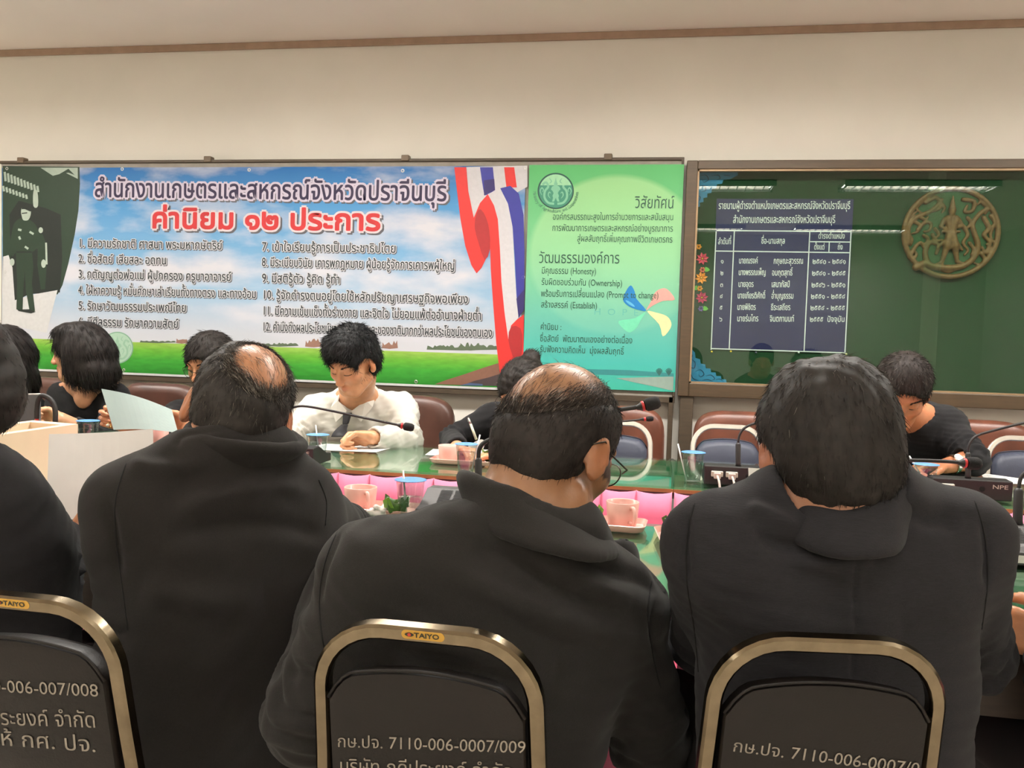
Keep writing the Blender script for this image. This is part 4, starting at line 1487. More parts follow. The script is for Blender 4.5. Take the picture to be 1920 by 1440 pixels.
# ================================================================== microphones
M_MICG = mat('microphone_grey', rgb(74, 72, 72), rough=0.5, var=0.05, bump=0.05)
M_MICD = mat('microphone_black', rgb(34, 32, 32), rough=0.5, var=0.05)
M_FOAM = mat('microphone_foam', rgb(30, 29, 29), rough=0.95, bump=0.6, bscale=700)
M_RED = mat('red_ring', rgb(190, 46, 48), rough=0.35)
M_LABEL = mat('white_label', rgb(226, 224, 216), rough=0.6)
M_PLUG = mat('grey_plug', rgb(196, 190, 178), rough=0.5)
M_SLOT = mat('slot_black', rgb(14, 14, 14), rough=0.8)
def mic_unit(label, base, facing, neck, head, stem_at=None, neck_r=.0038, stem_r=.0075, w=.19, colour=None, head_r=.013, head_l=.034, ofs=.1, plugs=0, cables=None, group='gooseneck conference microphones', name_on=False, stem_top=None):
    """base = point on table under the unit's middle; facing = +1 grille towards the camera, -1 connector side towards the camera
       neck = world points from stem top to the capsule; head = direction of the capsule"""
    cm = colour or M_MICG
    base = Vector(base)
    t = thing('conference_microphone', label, 'microphone', tuple(base), group)
    s = -facing                                   # local front along s*y
    d2 = .075
    b = MB()
    prof = [(-d2, .004), (-d2, .060), (-d2 + .05, .062), (d2 - .035, .034), (d2, .030), (d2, .004)]   # (towards user, height), rear first
    poly_ = [Vector((base.x - w / 2, base.y + s * y, base.z + z)) for y, z in prof]
    b.prism(poly_, (w, 0, 0), cm)
    b.build('base', t, bevel=.003)
    if facing > 0:
        b = MB()
        u0, u1 = Vector((0, s * (-d2 + .052), .0622)), Vector((0, s * (d2 - .037), .0352))
        for gcol in range(3):
            for gl in range(9):
                f = .10 + .8 * gl / 9
                p = base + u0.lerp(u1, f) + Vector((-w * .30 + gcol * .034, 0, 0))
                q = base + u0.lerp(u1, f + .04) + Vector((-w * .30 + gcol * .034, 0, 0))
                up = Vector((0, 0, .0006))
                b.add([p + up, p + up + Vector((.028, 0, 0)), q + up + Vector((.028, 0, 0)), q + up], [(0, 1, 2, 3)], M_SLOT)
        b.build('grille', t)
        b = MB()
        yy = base.y + s * d2 + s * .0006
        b.box((base.x - w * .30, min(yy, yy - s * .0006), base.z + .009), (base.x + w * .22, max(yy, yy - s * .0006), base.z + .024), M_LABEL)
        b.build('paper_label', t)
    else:
        yy = base.y - s * d2
        for k in range(plugs):
            cx = base.x - w * .32 + k * .042
            b = MB()
            b.box((cx - .017, min(yy, yy - s * .012), base.z + .030), (cx + .017, max(yy, yy - s * .012), base.z + .046), M_PLUG)
            b.box((cx - .010, min(yy - s * .012, yy - s * .026), base.z + .026), (cx + .010, max(yy - s * .012, yy - s * .026), base.z + .043), M_PLUG)
            o = b.build('cable_plug', t, bevel=.002)
            b = MB()
            pts = spline([(cx, yy - s * .024, base.z + .034), (cx + .004, yy - s * .045, base.z + .020), (cx + .008, yy - s * .058, base.z - .02), (cx + .006, yy - s * .062, base.z - .10), (cx + .004, yy - s * .062, base.z - .30)], 5)
            b.tube(pts, .0034, M_PLUG, n=8)
            b.build('cable', o, smooth=True)
        b = MB()
        b.lathe([(.0001, .001), (.006, .001), (.008, .0)], M_SLOT, n=14, M=Matrix.Translation((base.x + w * .12, yy - s * .0004, base.z + .036)) @ Matrix.Rotation(math.pi / 2 * (1 if s > 0 else 1), 4, 'X'))
        b.build('jack_socket', t)
        if name_on:
            b = MB()
            text_on(b, 'NPE', (base.x + w * .24, yy - s * .0006, base.z + .038), (base.x + w * .44, yy - s * .0006, base.z + .038), .009, M_PLUG, n=(0, -s, 0), lift=.0006, off=.01)
            b.build('lettering', t)
    st = base + Vector((ofs * w, s * (-d2 + .022), .0605))
    top = Vector(neck[0])
    b = MB()
    b.tube([st, st.lerp(top, .12), st.lerp(top, .92), top], [stem_r * 1.15, stem_r, stem_r, stem_r * .6], M_MICD, n=14)
    b.build('stem', t, smooth=True)
    b = MB()
    pts = spline(neck, 8)
    b.tube(pts, neck_r, M_MICD, n=10)
    b.build('gooseneck', t, smooth=True)
    e = Vector(neck[-1])
    d = Vector(head).normalized()
    Q = d.to_track_quat('Z', 'Y').to_matrix().to_4x4()
    b = MB()
    b.lathe([(neck_r, -.012), (head_r * .55, -.004), (head_r * .72, .0)], M_MICD, n=16, M=Matrix.Translation(e) @ Q)
    b.build('capsule_collar', t, smooth=True)
    b = MB()
    b.lathe([(head_r * .72, 0), (head_r * .78, .002), (head_r * .78, .0045), (head_r * .72, .006)], M_RED, n=18, M=Matrix.Translation(e) @ Q)
    b.build('red_ring', t, smooth=True)
    b = MB()
    b.lathe([(head_r * .7, .008), (head_r * .95, .012), (head_r, .008 + head_l * .4), (head_r * .96, .008 + head_l * .75), (head_r * .7, .008 + head_l * .95), (.0005, .008 + head_l)], M_FOAM, n=20, M=Matrix.Translation(e) @ Q)
    b.build('foam_head', t, smooth=True)
    return t
def dep(p):
    return (Vector(p) - EYE).dot(CROT @ Vector((0, 0, -1)))
UU = lambda pts, Ds: [U(x, y, d) for (x, y), d in zip(pts, Ds)]
def unit_at(px, py, facing, w, ofs):
    """table point under a unit whose stem foot is seen at px,py"""
    st = onZ(px, py, TZ + .0605)
    return Vector((st.x - ofs * w, st.y + facing * (-.075 + .022), TZ)), dep(st)
def mic(label, stem, necks, tip, facing, ofs=.1, w=.19, dd=None, **kw):
    base, D = unit_at(stem[0], stem[1], facing, w, ofs)
    dd = dd or [0] * len(necks)
    pts = UU(necks, [D + d for d in dd])
    return mic_unit(label, base, facing, pts, U(tip[0], tip[1], D + dd[-1]) - pts[-1], ofs=ofs, w=w, **kw)
mic('gooseneck microphone bent before the man in white shirt', (533, 836), [(533, 796), (534, 782), (540, 770), (553, 763), (575, 762), (620, 770), (680, 783), (752, 798)], (768, 801), -1, ofs=-.05, name_on=True, colour=M_MICD)
mic('thin gooseneck microphone with a small red-ringed tip right of the bald man', (1000, 858), [(1000, 838), (1010, 818), (1060, 800), (1130, 793), (1180, 789), (1207, 786)], (1225, 785), -1, ofs=.18, plugs=1, neck_r=.0028, head_r=.008, head_l=.022, colour=M_MICD)
mic('microphone unit with two grey cable plugs on the far table', (1384, 874), [(1384, 830), (1387, 815), (1397, 802), (1420, 793), (1460, 790), (1510, 796)], (1530, 800), -1, ofs=-.02, plugs=2, w=.205, colour=M_MICD)
mic('dark microphone unit with one plug before the man with a wristwatch', (1815, 897), [(1815, 848), (1818, 832), (1830, 818), (1860, 808), (1920, 793), (1990, 780)], (2010, 776), -1, ofs=-.03, plugs=1, w=.21, name_on=True, colour=M_MICD)
mic('gooseneck microphone arched over behind the cream box', (103, 828), [(103, 800), (104, 775), (100, 757), (91, 746), (78, 742), (71, 752), (69, 770), (69, 785)], (68, 800), -1, ofs=.1, neck_r=.0075, stem_r=.009, head_r=.0075, head_l=.016, colour=M_MICD)
mic('grey microphone unit with grille left of the bald man, foam head beyond him', (897, 917), [(897, 858), (899, 842), (908, 830), (930, 820), (990, 800), (1080, 782), (1165, 768), (1203, 762)], (1222, 757), 1, ofs=.13, neck_r=.0052, stem_r=.0085, head_r=.0155, head_l=.036, w=.185, dd=[0, 0, 0, 0, 0, -.02, -.04, -.05])
mic('grey microphone unit with grille at the right edge beside the navy blazer', (1908, 984), [(1910, 915), (1918, 890), (1950, 872), (2000, 868)], (2020, 868), 1, ofs=.05, stem_r=.0095, w=.20)
mic('gooseneck microphone reaching out right of the man in navy blazer', (1570, 950), [(1570, 890), (1580, 872), (1620, 864), (1700, 863), (1770, 865), (1806, 868)], (1830, 869), 1, neck_r=.0042, head_r=.0145, head_l=.032)
mic('gooseneck microphone whose red-ringed tip shows beside the left man\'s shoulder', (428, 900), [(430, 850), (440, 832), (480, 825), (520, 833), (543, 841)], (556, 846), 1, neck_r=.0032, head_r=.0075, head_l=.02)

# ================================================================== sealed water cups
M_PLAS = glass_mat('clear_plastic', (0.82, 0.85, 0.85, 1), refl=0.14, rough=0.06)
M_WATER = glass_mat('water', (0.90, 0.93, 0.93, 1), refl=0.03, rough=0.0)
M_FOIL = mat('blue_foil', rgb(96, 150, 206), rough=0.35, var=0.25, scale=180)
M_STRAW = mat('white_straw', rgb(232, 230, 226), rough=0.5)
def water_cup(label, px, py, Yfix=None, Hc=.088, straw=None, level=.72, sz=1.0):
    p = onZ(px, py, TZ)
    if Yfix:
        p = Vector((onY(px, py, Yfix).x, Yfix, TZ))
    t = thing('water_cup', label, 'cup', tuple(p), 'sealed plastic water cups')
    T = Matrix.Translation(p + Vector((0, 0, .0006))) @ Matrix.Scale(sz, 4)
    r0, r1 = .0235, .0325
    b = MB()
    pr = [(.001, 0), (r0, 0), (r0 + .0005, .003)]
    for k in range(1, 9):
        f = k / 8
        pr.append((r0 + (r1 - r0) * f + (.0007 if k in (3, 5) else 0), .003 + (Hc - .003) * f))
    pr.append((r1 + .003, Hc))
    b.lathe(pr, M_PLAS, n=32, M=T)
    b.build('cup_body', t, smooth=True)
    b = MB()
    hl = Hc * level
    b.lathe([(.001, .002), (r0 - .001, .002), (r0 + (r1 - r0) * level - .001, hl), (.001, hl)], M_WATER, n=32, M=T)
    b.build('water', t, smooth=True)
    b = MB()
    b.lathe([(.0001, Hc + .002), (r1 * .5, Hc + .0014), (r1, Hc + .0016), (r1 + .0042, Hc + .0006), (r1 + .0045, Hc - .0006), (r1 + .001, Hc - .0008)], M_FOIL, n=36, M=T)
    b.build('foil_lid', t, smooth=True)
    if straw:
        b = MB()
        (xa, ya), (xb, yb) = straw
        dd = dep(p)
        b.tube([U(xa, ya, dd), U(xb, yb, dd)], .0022, M_STRAW, n=8)
        b.build('straw', t, smooth=True)
    return t
water_cup('sealed water cup with blue lid before the man in white shirt', 595, 866, straw=((592, 797), (599, 860)))
water_cup('sealed water cup with blue lid in front of the far pink mug', 873, 886, straw=((900, 815), (885, 880)))
water_cup('sealed water cup with a straw leaning on its left side, on the bare glass', 1298, 902, straw=((1271, 832), (1287, 900)))
water_cup('sealed water cup before the man wearing a wristwatch', 1733, 927, straw=((1705, 855), (1735, 905)))
water_cup('sealed water cup standing nearest, left of the grey microphone grille', 768, 972, straw=((756, 882), (762, 965)), level=.55)
water_cup('sealed water cup behind the cream box', 165, 852, Yfix=FY0 + .10, sz=1.05)

# ================================================================== pink mugs, trays, snacks
M_MUG = mat('pink_melamine', rgb(240, 184, 172), rough=0.3, var=0.02, coat=0.3)
M_COFFEE = mat('drink', rgb(120, 76, 52), rough=0.1)
M_LEAFD = mat('banana_leaf', rgb(72, 104, 40), rough=0.45, var=0.25, scale=60)
M_LEAFL = mat('banana_leaf_light', rgb(122, 160, 56), rough=0.45, var=0.2, scale=60)
M_COCO = mat('white_pudding', rgb(238, 232, 222), rough=0.5, var=0.04)
M_NAP = mat('white_tissue', rgb(240, 228, 222), rough=0.9, var=0.04)
TH = .006                                   # inner floor of a tray above the table
def mug(label, p, hdl=-40, r=.037, h=.054):
    p = Vector(p)
    t = thing('pink_mug', label, 'mug', tuple(p), 'pink mugs')
    T = Matrix.Translation(p + Vector((0, 0, .0005)))
    b = MB()
    b.lathe([(.001, 0), (r * .80, 0), (r * .86, .003), (r * .93, h * .4), (r, h - .001), (r - .0012, h), (r - .003, h - .001), (r * .87, h * .35), (r * .78, .005), (.001, .004)], M_MUG, n=36, M=T)
    b.build('mug_body', t, smooth=True)
    b = MB()
    a = math.radians(hdl)
    d = Vector((math.cos(a), math.sin(a), 0))
    pts = spline([p + d * (r * .93) + Vector((0, 0, h * .82)), p + d * (r + .012) + Vector((0, 0, h * .86)), p + d * (r + .019) + Vector((0, 0, h * .55)), p + d * (r + .012) + Vector((0, 0, h * .24)), p + d * (r * .90) + Vector((0, 0, h * .22))], 5)
    b.tube(pts, .0042, M_MUG, n=10)
    b.build('handle', t, smooth=True)
    b = MB()
    b.lathe([(.0001, h * .62), (r * .91, h * .62)], M_COFFEE, n=30, M=T)
    b.build('drink', t)
    return t
def tray(label, c, w, d, yaw=0.0):
    c = Vector(c)
    t = thing('snack_tray', label, 'tray', tuple(c), 'pink snack trays')
    M = Matrix.Translation(c) @ Matrix.Rotation(yaw, 4, 'Z')
    def rr_(w_, d_, z, r):
        o = []
        for cx, cy, a0 in ((w_ / 2 - r, d_ / 2 - r, 0), (-w_ / 2 + r, d_ / 2 - r, 90), (-w_ / 2 + r, -d_ / 2 + r, 180), (w_ / 2 - r, -d_ / 2 + r, 270)):
            for k in range(7):
                a = math.radians(a0 + 15 * k)
                o.append(M @ Vector((cx + r * math.cos(a), cy + r * math.sin(a), z)))
        return o
    lay = [rr_(w - .03, d - .03, .0004, .012), rr_(w - .012, d - .012, .004, .018), rr_(w, d, .017, .02), rr_(w - .004, d - .004, .018, .018), rr_(w - .018, d - .018, .006, .014), rr_(w - .03, d - .03, .0055, .010)]
    n = 28
    vs = [p for r in lay for p in r]
    fs = [tuple(range(n - 1, -1, -1)), tuple(5 * n + k for k in range(n))] + [(i * n + k, i * n + (k + 1) % n, (i + 1) * n + (k + 1) % n, (i + 1) * n + k) for i in range(5) for k in range(n)]
    b = MB()
    b.add(vs, fs, M_MUG)
    tag(b.build('snack_tray', auto=45), label, 'tray', 'pink snack trays')
    bpy.data.objects.remove(t)
def snack(label, p, r=.026, seed=1, white=True):
    p = Vector(p)
    t = thing('banana_leaf_snack', label, 'snack', tuple(p), 'snacks in banana-leaf cups')
    rr2 = random.Random(seed)
    rot = rr2.uniform(0, 6)
    b = MB()
    n = 24
    rings = []
    for z, s in ((.001, .62), (.010, .88), (.022, 1.0), (.030, 1.08)):
        r_ = []
        for k in range(n):
            a = 2 * math.pi * k / n
            sq = 1 / max(abs(math.cos(a)), abs(math.sin(a))) ** .6
            zz = z + (.008 * (abs(math.sin(2 * a)) ** 3) if z > .025 else 0)
            r_.append(p + Vector((r * s * sq * math.cos(a + rot), r * s * sq * math.sin(a + rot), zz)))
        rings.append(r_)
    b.grid([q + [q[0]] for q in rings], M_LEAFD)
    o = b.build('leaf_cup', t, auto=50)
    o.modifiers.new('thick', 'SOLIDIFY').thickness = .0012
    for k in range(4):
        a = rot + math.pi / 2 * k + .78
        d, e = Vector((math.cos(a), math.sin(a), 0)), Vector((-math.sin(a), math.cos(a), 0))
        c = p + d * r * 1.02
        b = MB()
        b.add([c + e * .014 + Vector((0, 0, .020)), c + d * .006 + e * .004 + Vector((0, 0, .045)), c - e * .012 + d * .008 + Vector((0, 0, .036)), c - e * .014 + Vector((0, 0, .018))], [(0, 1, 2, 3)], M_LEAFL if k % 2 else M_LEAFD)
        q = b.build('leaf_fold', t)
        q.modifiers.new('thick', 'SOLIDIFY').thickness = .0012
    if white:
        b = MB()
        b.lathe([(.0001, .040), (r * .45, .038), (r * .8, .032), (r * .95, .026)], M_COCO, n=20, M=Matrix.Translation(p))
        b.build('coconut_topping', t, smooth=True)
    return t
def crumple(name, label, cat, p, r, m, seed):
    s = SDF((p[0] - r * 2, p[1] - r * 2, p[2] - .002), (p[0] + r * 2, p[1] + r * 2, p[2] + r * 2), r / 9)
    q = random.Random(seed)
    for k in range(9):
        a = [p[0] + q.uniform(-.7, .7) * r, p[1] + q.uniform(-.7, .7) * r, p[2] + q.uniform(.25, .9) * r]
        c = [p[0] + q.uniform(-1, 1) * r, p[1] + q.uniform(-1, 1) * r, p[2] + q.uniform(.2, 1.1) * r]
        s.cap(a, c, r * .22, r * .08, k=r * .05)
    s.ell((p[0], p[1], p[2] + r * .35), (r * .8, r * .7, r * .35), k=r * .1)
    V, F = s.mesh(0)
    V[:, 2] = np.maximum(V[:, 2], p[2] + .0005)
    tag(mesh_obj(name, V, F, m), label, cat)
# centre tray
c = onZ(1138, 990, TZ)
tray('pink snack tray with mug right of the bald man', (c.x, c.y, TZ), .175, .105, math.radians(-3))
p = onZ(1166, 985, TZ + TH)
mug('pink mug on the tray right of the bald man', (p.x, p.y, TZ + TH), hdl=-58)
p = onZ(1104, 985, TZ + TH)
snack('banana-leaf snack with white topping just right of the bald man', (p.x, p.y, TZ + TH), .021, 3)
# near left tray
c = onZ(742, 975, TZ)
tray('pink snack tray under the nearest water cup', (c.x - .03, 1.905, TZ), .19, .115, 0)
p = onZ(672, 952, TZ)
mug('pink mug beside the left man\'s elbow', (p.x + .012, 1.925, TZ + .0005), hdl=-52, r=.039)
water = onZ(768, 972, TZ)
p = onZ(738, 968, TZ + TH)
snack('banana-leaf snack left of the nearest water cup', (p.x, p.y + .02, TZ + TH), .024, 7, white=False)
p = onZ(712, 968, TZ)
crumple('crumpled_tissue', 'crumpled white tissue beside the left man\'s elbow', 'tissue', (p.x, 1.86, TZ), .030, M_NAP, 4)
# right tray
c = onZ(1290, 1012, TZ)
tray('pink snack tray partly behind the navy blazer\'s shoulder', (c.x + .01, 1.80, TZ), .15, .19, math.radians(6))
p = onZ(1262, 1000, TZ + TH)
snack('dark banana-leaf snack beside the navy blazer\'s shoulder', (p.x + .012, 1.86, TZ + TH), .027, 12, white=False)
p = onZ(1268, 1020, TZ + TH)
crumple('crumpled_tissue', 'crumpled tissue on the tray at the navy blazer\'s shoulder', 'tissue', (p.x + .006, 1.785, TZ + TH), .024, M_NAP, 9)
# far tray
c = onZ(868, 873, TZ)
tray('pink snack tray on the far table before the writing woman', (c.x, c.y + .05, TZ), .23, .12, 0)
p = onZ(836, 866, TZ + TH)
mug('pink mug on the far table before the writing woman', (p.x, p.y + .03, TZ + TH), hdl=120, r=.034, h=.052)
p = onZ(917, 868, TZ + TH)
snack('banana-leaf snack on the far table by the writing hand', (p.x, p.y + .02, TZ + TH), .022, 5)
# far left mug
p = Vector((onY(300, 840, FY0 + .12).x, FY0 + .12, TZ))
mug('pink mug beside the white sheet at the left', p, hdl=150, r=.028, h=.075)

# ================================================================== papers
M_PAPER = mat('white_paper', rgb(236, 234, 230), rough=0.7, var=0.02)
M_PAPB = mat('shaded_blue_paper', rgb(142, 158, 154), rough=0.7, var=0.02)  # bluish page, its backlit shade put into a darker base colour
M_PRINT = mat('grey_print', rgb(165, 165, 166), rough=0.8)
def sheet(name, label, cat, corners, m, bend=0.0, group=None, lines=0, n=None):
    """paper through four corners (tl, tr, br, bl) with a bend out of its plane"""
    a, b_, c_, d_ = [Vector(q) for q in corners]
    nr = (b_ - a).cross(d_ - a).normalized()
    G = []
    for i in range(13):
        u = i / 12
        row = []
        for j in range(9):
            v = j / 8
            p = (a * (1 - u) + b_ * u) * (1 - v) + (d_ * (1 - u) + c_ * u) * v
            row.append(p + nr * bend * math.sin(math.pi * u) * (1 - .3 * v))
        G.append(row)
    b = MB()
    b.grid(G, m)
    t = b.build(name, recalc=False)
    t.modifiers.new('thick', 'SOLIDIFY').thickness = .0004
    tag(t, label, cat, group)
    if lines:
        b = MB()
        for k in range(lines):
            v = .15 + .7 * k / lines
            for u0, u1 in ((.12, .45), (.50, .86)):
                q = [(a * (1 - u) + b_ * u) * (1 - vv) + (d_ * (1 - u) + c_ * u) * vv for u, vv in ((u0, v), (u1, v), (u1, v + .13 / lines), (u0, v + .13 / lines))]
                s = nr if nr.z > 0 or (abs(nr.z) < .2 and nr.y < 0) else -nr
                b.add([p + s * .0008 for p in q], [(0, 1, 2, 3)], M_PRINT)
        b.build('printed_lines', t)
    return t
def flat_sheet(label, pix, z=.0008, m=None, lines=0):
    sheet('paper_sheet', label, 'paper', [onZ(x, y, TZ + z) for x, y in pix], m or M_PAPER, lines=lines, group='papers lying on the tables')
flat_sheet('white printed paper lying under the hands of the man in white shirt', [(610, 832), (740, 838), (705, 848), (560, 842)], lines=5)
flat_sheet('white paper beside the far pink mug', [(812, 842), (870, 845), (860, 857), (797, 853)])
flat_sheet('printed paper under the writing woman\'s hands', [(905, 843), (975, 845), (970, 858), (890, 856)], lines=5)
flat_sheet('white paper right of the dark microphone unit', [(1838, 887), (1925, 899), (1925, 908), (1850, 905)], lines=3)
flat_sheet('white printed paper lying nearest, right of the bald man\'s collar', [(1120, 1031), (1178, 1033), (1186, 1060), (1128, 1062)], lines=4)
flat_sheet('white paper lying in front of the man wearing a wristwatch', [(1660, 872), (1740, 876), (1730, 889), (1640, 886)], m=M_PAPB)
# sheet standing before the navy blazer's head
D = 1.78
sheet('paper_sheet', 'white page held up left of the navy blazer man\'s head', 'paper', [U(1403, 877, D), U(1520, 884, D), U(1525, 985, D - .03), U(1406, 985, D - .03)], M_PAPER, .004, lines=6)
# large sheet at left
D = 1.62
sheet('paper_sheet', 'large white page held upright in front of the cream box', 'paper', [U(92, 814, D + .02), U(287, 804, D + .12), U(290, 1030, D + .07), U(84, 1035, D - .03)], M_PAPER, .012)
# sheet raised by the person behind the left man
D = 2.85
sheet('paper_sheet', 'pale bluish page raised behind the left man\'s ear', 'paper', [U(190, 729, D), U(322, 768, D + .03), U(334, 812, D - .02), U(213, 806, D - .06)], M_PAPB, -.02)

# ================================================================== cream box and laptop at the left
M_CREAM = mat('cream_laminate', rgb(240, 214, 184), rough=0.45, var=0.02)
M_CRIN = mat('box_inside', rgb(150, 132, 108), rough=0.6)
zt = .905
R_, B_, L_ = onZ(146, 795, zt), onZ(62, 788, zt), onZ(-60, 824, zt)
e1 = (B_ - R_)
e2 = (L_ - R_)
K_ = R_ + e1 + e2
t = thing('cream_box', 'large cream box with recessed top standing on the near table at the left', 'box', tuple((R_ + K_) / 2 - Vector((0, 0, zt - TZ))))
b = MB()
dz = Vector((0, 0, -(zt - TZ) + .0005))
vs = [R_, B_, K_, L_]
b.add([p for p in vs] + [p + dz for p in vs], [(4, 5, 6, 7), (0, 1, 5, 4), (1, 2, 6, 5), (2, 3, 7, 6), (3, 0, 4, 7)], M_CREAM)
ins = lambda u, v, z=0: R_ + e1 * u + e2 * v + Vector((0, 0, z))
inn = [ins(.16, .10), ins(.84, .10), ins(.84, .92), ins(.16, .92)]
low = [p + Vector((0, 0, -.03)) for p in inn]
o_ = len(b.v)
b.add(vs + inn, [(0, 1, 5, 4), (1, 2, 6, 5), (2, 3, 7, 6), (3, 0, 4, 7)], M_CREAM)
b.add(inn + low, [(0, 1, 5, 4), (1, 2, 6, 5), (2, 3, 7, 6), (3, 0, 4, 7)], M_CREAM)
b.build('box_body', t)
b = MB()
b.add(low, [(0, 1, 2, 3)], M_CRIN)
b.build('recessed_panel', t)
b = MB()
nn = e2.cross(Vector((0, 0, 1))).normalized()
if nn.y > 0:
    nn = -nn
g0, g1 = R_ + Vector((0, 0, -.028)) + nn * .0004, L_ + Vector((0, 0, -.028)) + nn * .0004
b.add([g0, g1, g1 - Vector((0, 0, .0015)), g0 - Vector((0, 0, .0015))], [(0, 1, 2, 3)], M_CRIN)
b.build('lid_seam', t)
M_LAP = mat('laptop_grey', rgb(70, 70, 72), rough=0.4, var=0.04)
M_LAPE = mat('laptop_edge', rgb(190, 188, 184), rough=0.3, metal=0.5)
D = 2.86
a, c_ = U(12, 741, D + .05), U(74, 740, D)
q, d_ = U(74, 806, D - .03), U(10, 806, D + .02)
t = thing('laptop', 'open grey laptop seen from the back, behind the cream box', 'laptop', (q.x, q.y, TZ))
b = MB()
nr = Vector((0, .008, 0))
b.prism([a, c_, q, d_], nr, M_LAP)
b.build('screen_lid', t, bevel=.002)
b = MB()
b.tube([a + nr * .5 + Vector((0, 0, .001)), c_ + nr * .5 + Vector((0, 0, .001))], .0035, M_LAPE, n=8)
b.build('lid_edge', t, smooth=True)
b = MB()
b.prism([Vector((d_.x, d_.y, TZ + .001)), Vector((q.x, q.y, TZ + .001)), Vector((q.x + .02, q.y + .2, TZ + .001)), Vector((d_.x + .02, d_.y + .2, TZ + .001))], (0, 0, .016), M_LAP)
b.build('keyboard_deck', t, bevel=.002)
b = MB()
b.prism([d_ + Vector((0, .004, 0)), q + Vector((0, .004, 0)), Vector((q.x, q.y + .004, TZ + .012)), Vector((d_.x, d_.y + .004, TZ + .012))], (0, .006, 0), M_LAP)
b.build('hinge', t)
# ================================================================== people
M_SKIN = mat('skin', (1, 1, 1, 1), rough=0.36, var=0.07, scale=55, bump=0.12, bscale=260, attr='Col', sss=0.12)
M_HAIR = mat('hair', (1, 1, 1, 1), rough=0.6, var=0.25, scale=90, attr='Col', spec=0.25)
M_SUIT = mat('black_suiting', rgb(30, 27, 25), rough=0.9, var=0.10, scale=300, bump=0.35, bscale=900, sheen=0.06, spec=0.25)
M_SUIT2 = mat('charcoal_suiting', rgb(31, 29, 27), rough=0.9, var=0.10, scale=300, bump=0.35, bscale=900, sheen=0.08, spec=0.25)
M_NAVYS = mat('navy_blazer_cloth', rgb(31, 30, 33), rough=0.88, var=0.16, scale=260, bump=0.35, bscale=700, sheen=0.05, spec=0.25, stretch=(.15, 1, 2.2))
M_BLKS = mat('black_shirt_cloth', rgb(26, 25, 27), rough=0.88, var=0.1, scale=120, bump=0.2, bscale=700, sheen=0.04, spec=0.25)
M_WHS = mat('white_shirt_cloth', rgb(208, 203, 193), rough=0.75, var=0.03, bump=0.12, bscale=500, sheen=0.1)
M_SEAM = mat('dark_seam', rgb(16, 15, 15), rough=0.95)
M_TIE = mat('black_tie', rgb(36, 36, 40), rough=0.6)
M_TROU = mat('dark_trousers', rgb(34, 32, 34), rough=0.9)
M_SHOE = mat('black_shoe', rgb(22, 20, 20), rough=0.3)
M_EYEW = mat('eye_white', rgb(226, 220, 212), rough=0.25)
M_EYED = mat('eye_dark', rgb(28, 20, 16), rough=0.2)
M_GLRIM = mat('glasses_rim', rgb(60, 52, 44), rough=0.3, metal=0.6)
M_LENS = glass_mat('lens_glass', (0.94, 0.95, 0.92, 1), refl=0.08)
M_GOLDM = mat('gold_metal', rgb(214, 184, 110), rough=0.25, metal=1.0)
M_SILV = mat('silver_metal', rgb(205, 202, 196), rough=0.25, metal=1.0)
A = np.array
def rot(yaw, pitch=0.0, roll=0.0):
    """columns: person's right, forward, up; pitch > 0 nods down, roll > 0 tips the head to the person's right"""
    return A(Matrix.Rotation(math.radians(yaw), 3, 'Z') @ Matrix.Rotation(math.radians(-pitch), 3, 'X') @ Matrix.Rotation(math.radians(roll), 3, 'Y'))
def unit(v):
    return v / (np.linalg.norm(v) + 1e-12)
def wob(V, f, seed):
    """smooth pseudo-noise in about -1..1"""
    r = np.random.default_rng(seed)
    o = np.zeros(len(V))
    for k in range(5):
        d = r.normal(size=3) * f * (1 + .35 * k)
        o += np.sin(V @ d + r.uniform(0, 6.28) + .8 * np.sin(V @ (r.normal(size=3) * f * .6)))
    return o / 3.2
def head_prims(s, H, R, sc, female=False):
    e = lambda c, r, k=.012, op='+': s.ell(H(c), A(r) * sc, R, k * sc, op)
    c = lambda a, b, ra, rb, k=.010, op='+': s.cap(H(a), H(b), ra * sc, rb * sc, k * sc, op)
    e((0, -.014, .034), (.076, .096, .086))
    e((0, -.050, -.012), (.062, .056, .066), .03)
    e((0, .034, -.022), (.061, .056, .086), .02)
    e((0, .050, -.088), (.034, .034, .028), .03)
    for x in (-1, 1):
        e((x * .043, .052, -.020), (.022, .026, .022), .018)
        c((x * .058, .000, -.060), (x * .026, .056, -.094), .018, .016, .025)
        e((x * .032, .092, .012), (.016, .012, .011), .010, '-')
        e((x * .031, .078, .008), (.0145, .0125, .0105), .004)
        c((x * .014, .087, .027), (x * .046, .074, .027), .007, .006, .012)
        e((x * .010, .100, -.032), (.009, .010, .008), .006)
        # ear
        Re = R @ rot(-x * 26, 0, -x * 8)
        s.ell(H((x * .081, -.012, -.002)), A((.0085, .021, .034)) * sc, Re, .006 * sc)
        s.ell(H((x * .080, -.004, -.026)), A((.007, .010, .012)) * sc, Re, .006 * sc)
        s.ell(H((x * .091, -.010, .003)), A((.0055, .010, .017)) * sc, Re, .004 * sc, '-')
    c((0, .086, .018), (0, .107, -.028), .0075, .0105, .010)
    e((0, .106, -.030), (.010, .010, .009), .006)
    c((-.019, .082, -.0570), (0, .091, -.0545), .0042, .0060, .006)
    c((.019, .082, -.0570), (0, .091, -.0545), .0042, .0060, .006)
    c((-.017, .081, -.0650), (0, .089, -.0665), .0045, .0068, .006)
    c((.017, .081, -.0650), (0, .089, -.0665), .0045, .0068, .006)
    c((-.022, .091, -.0612), (.022, .091, -.0612), .0012, .0012, .003, '-')
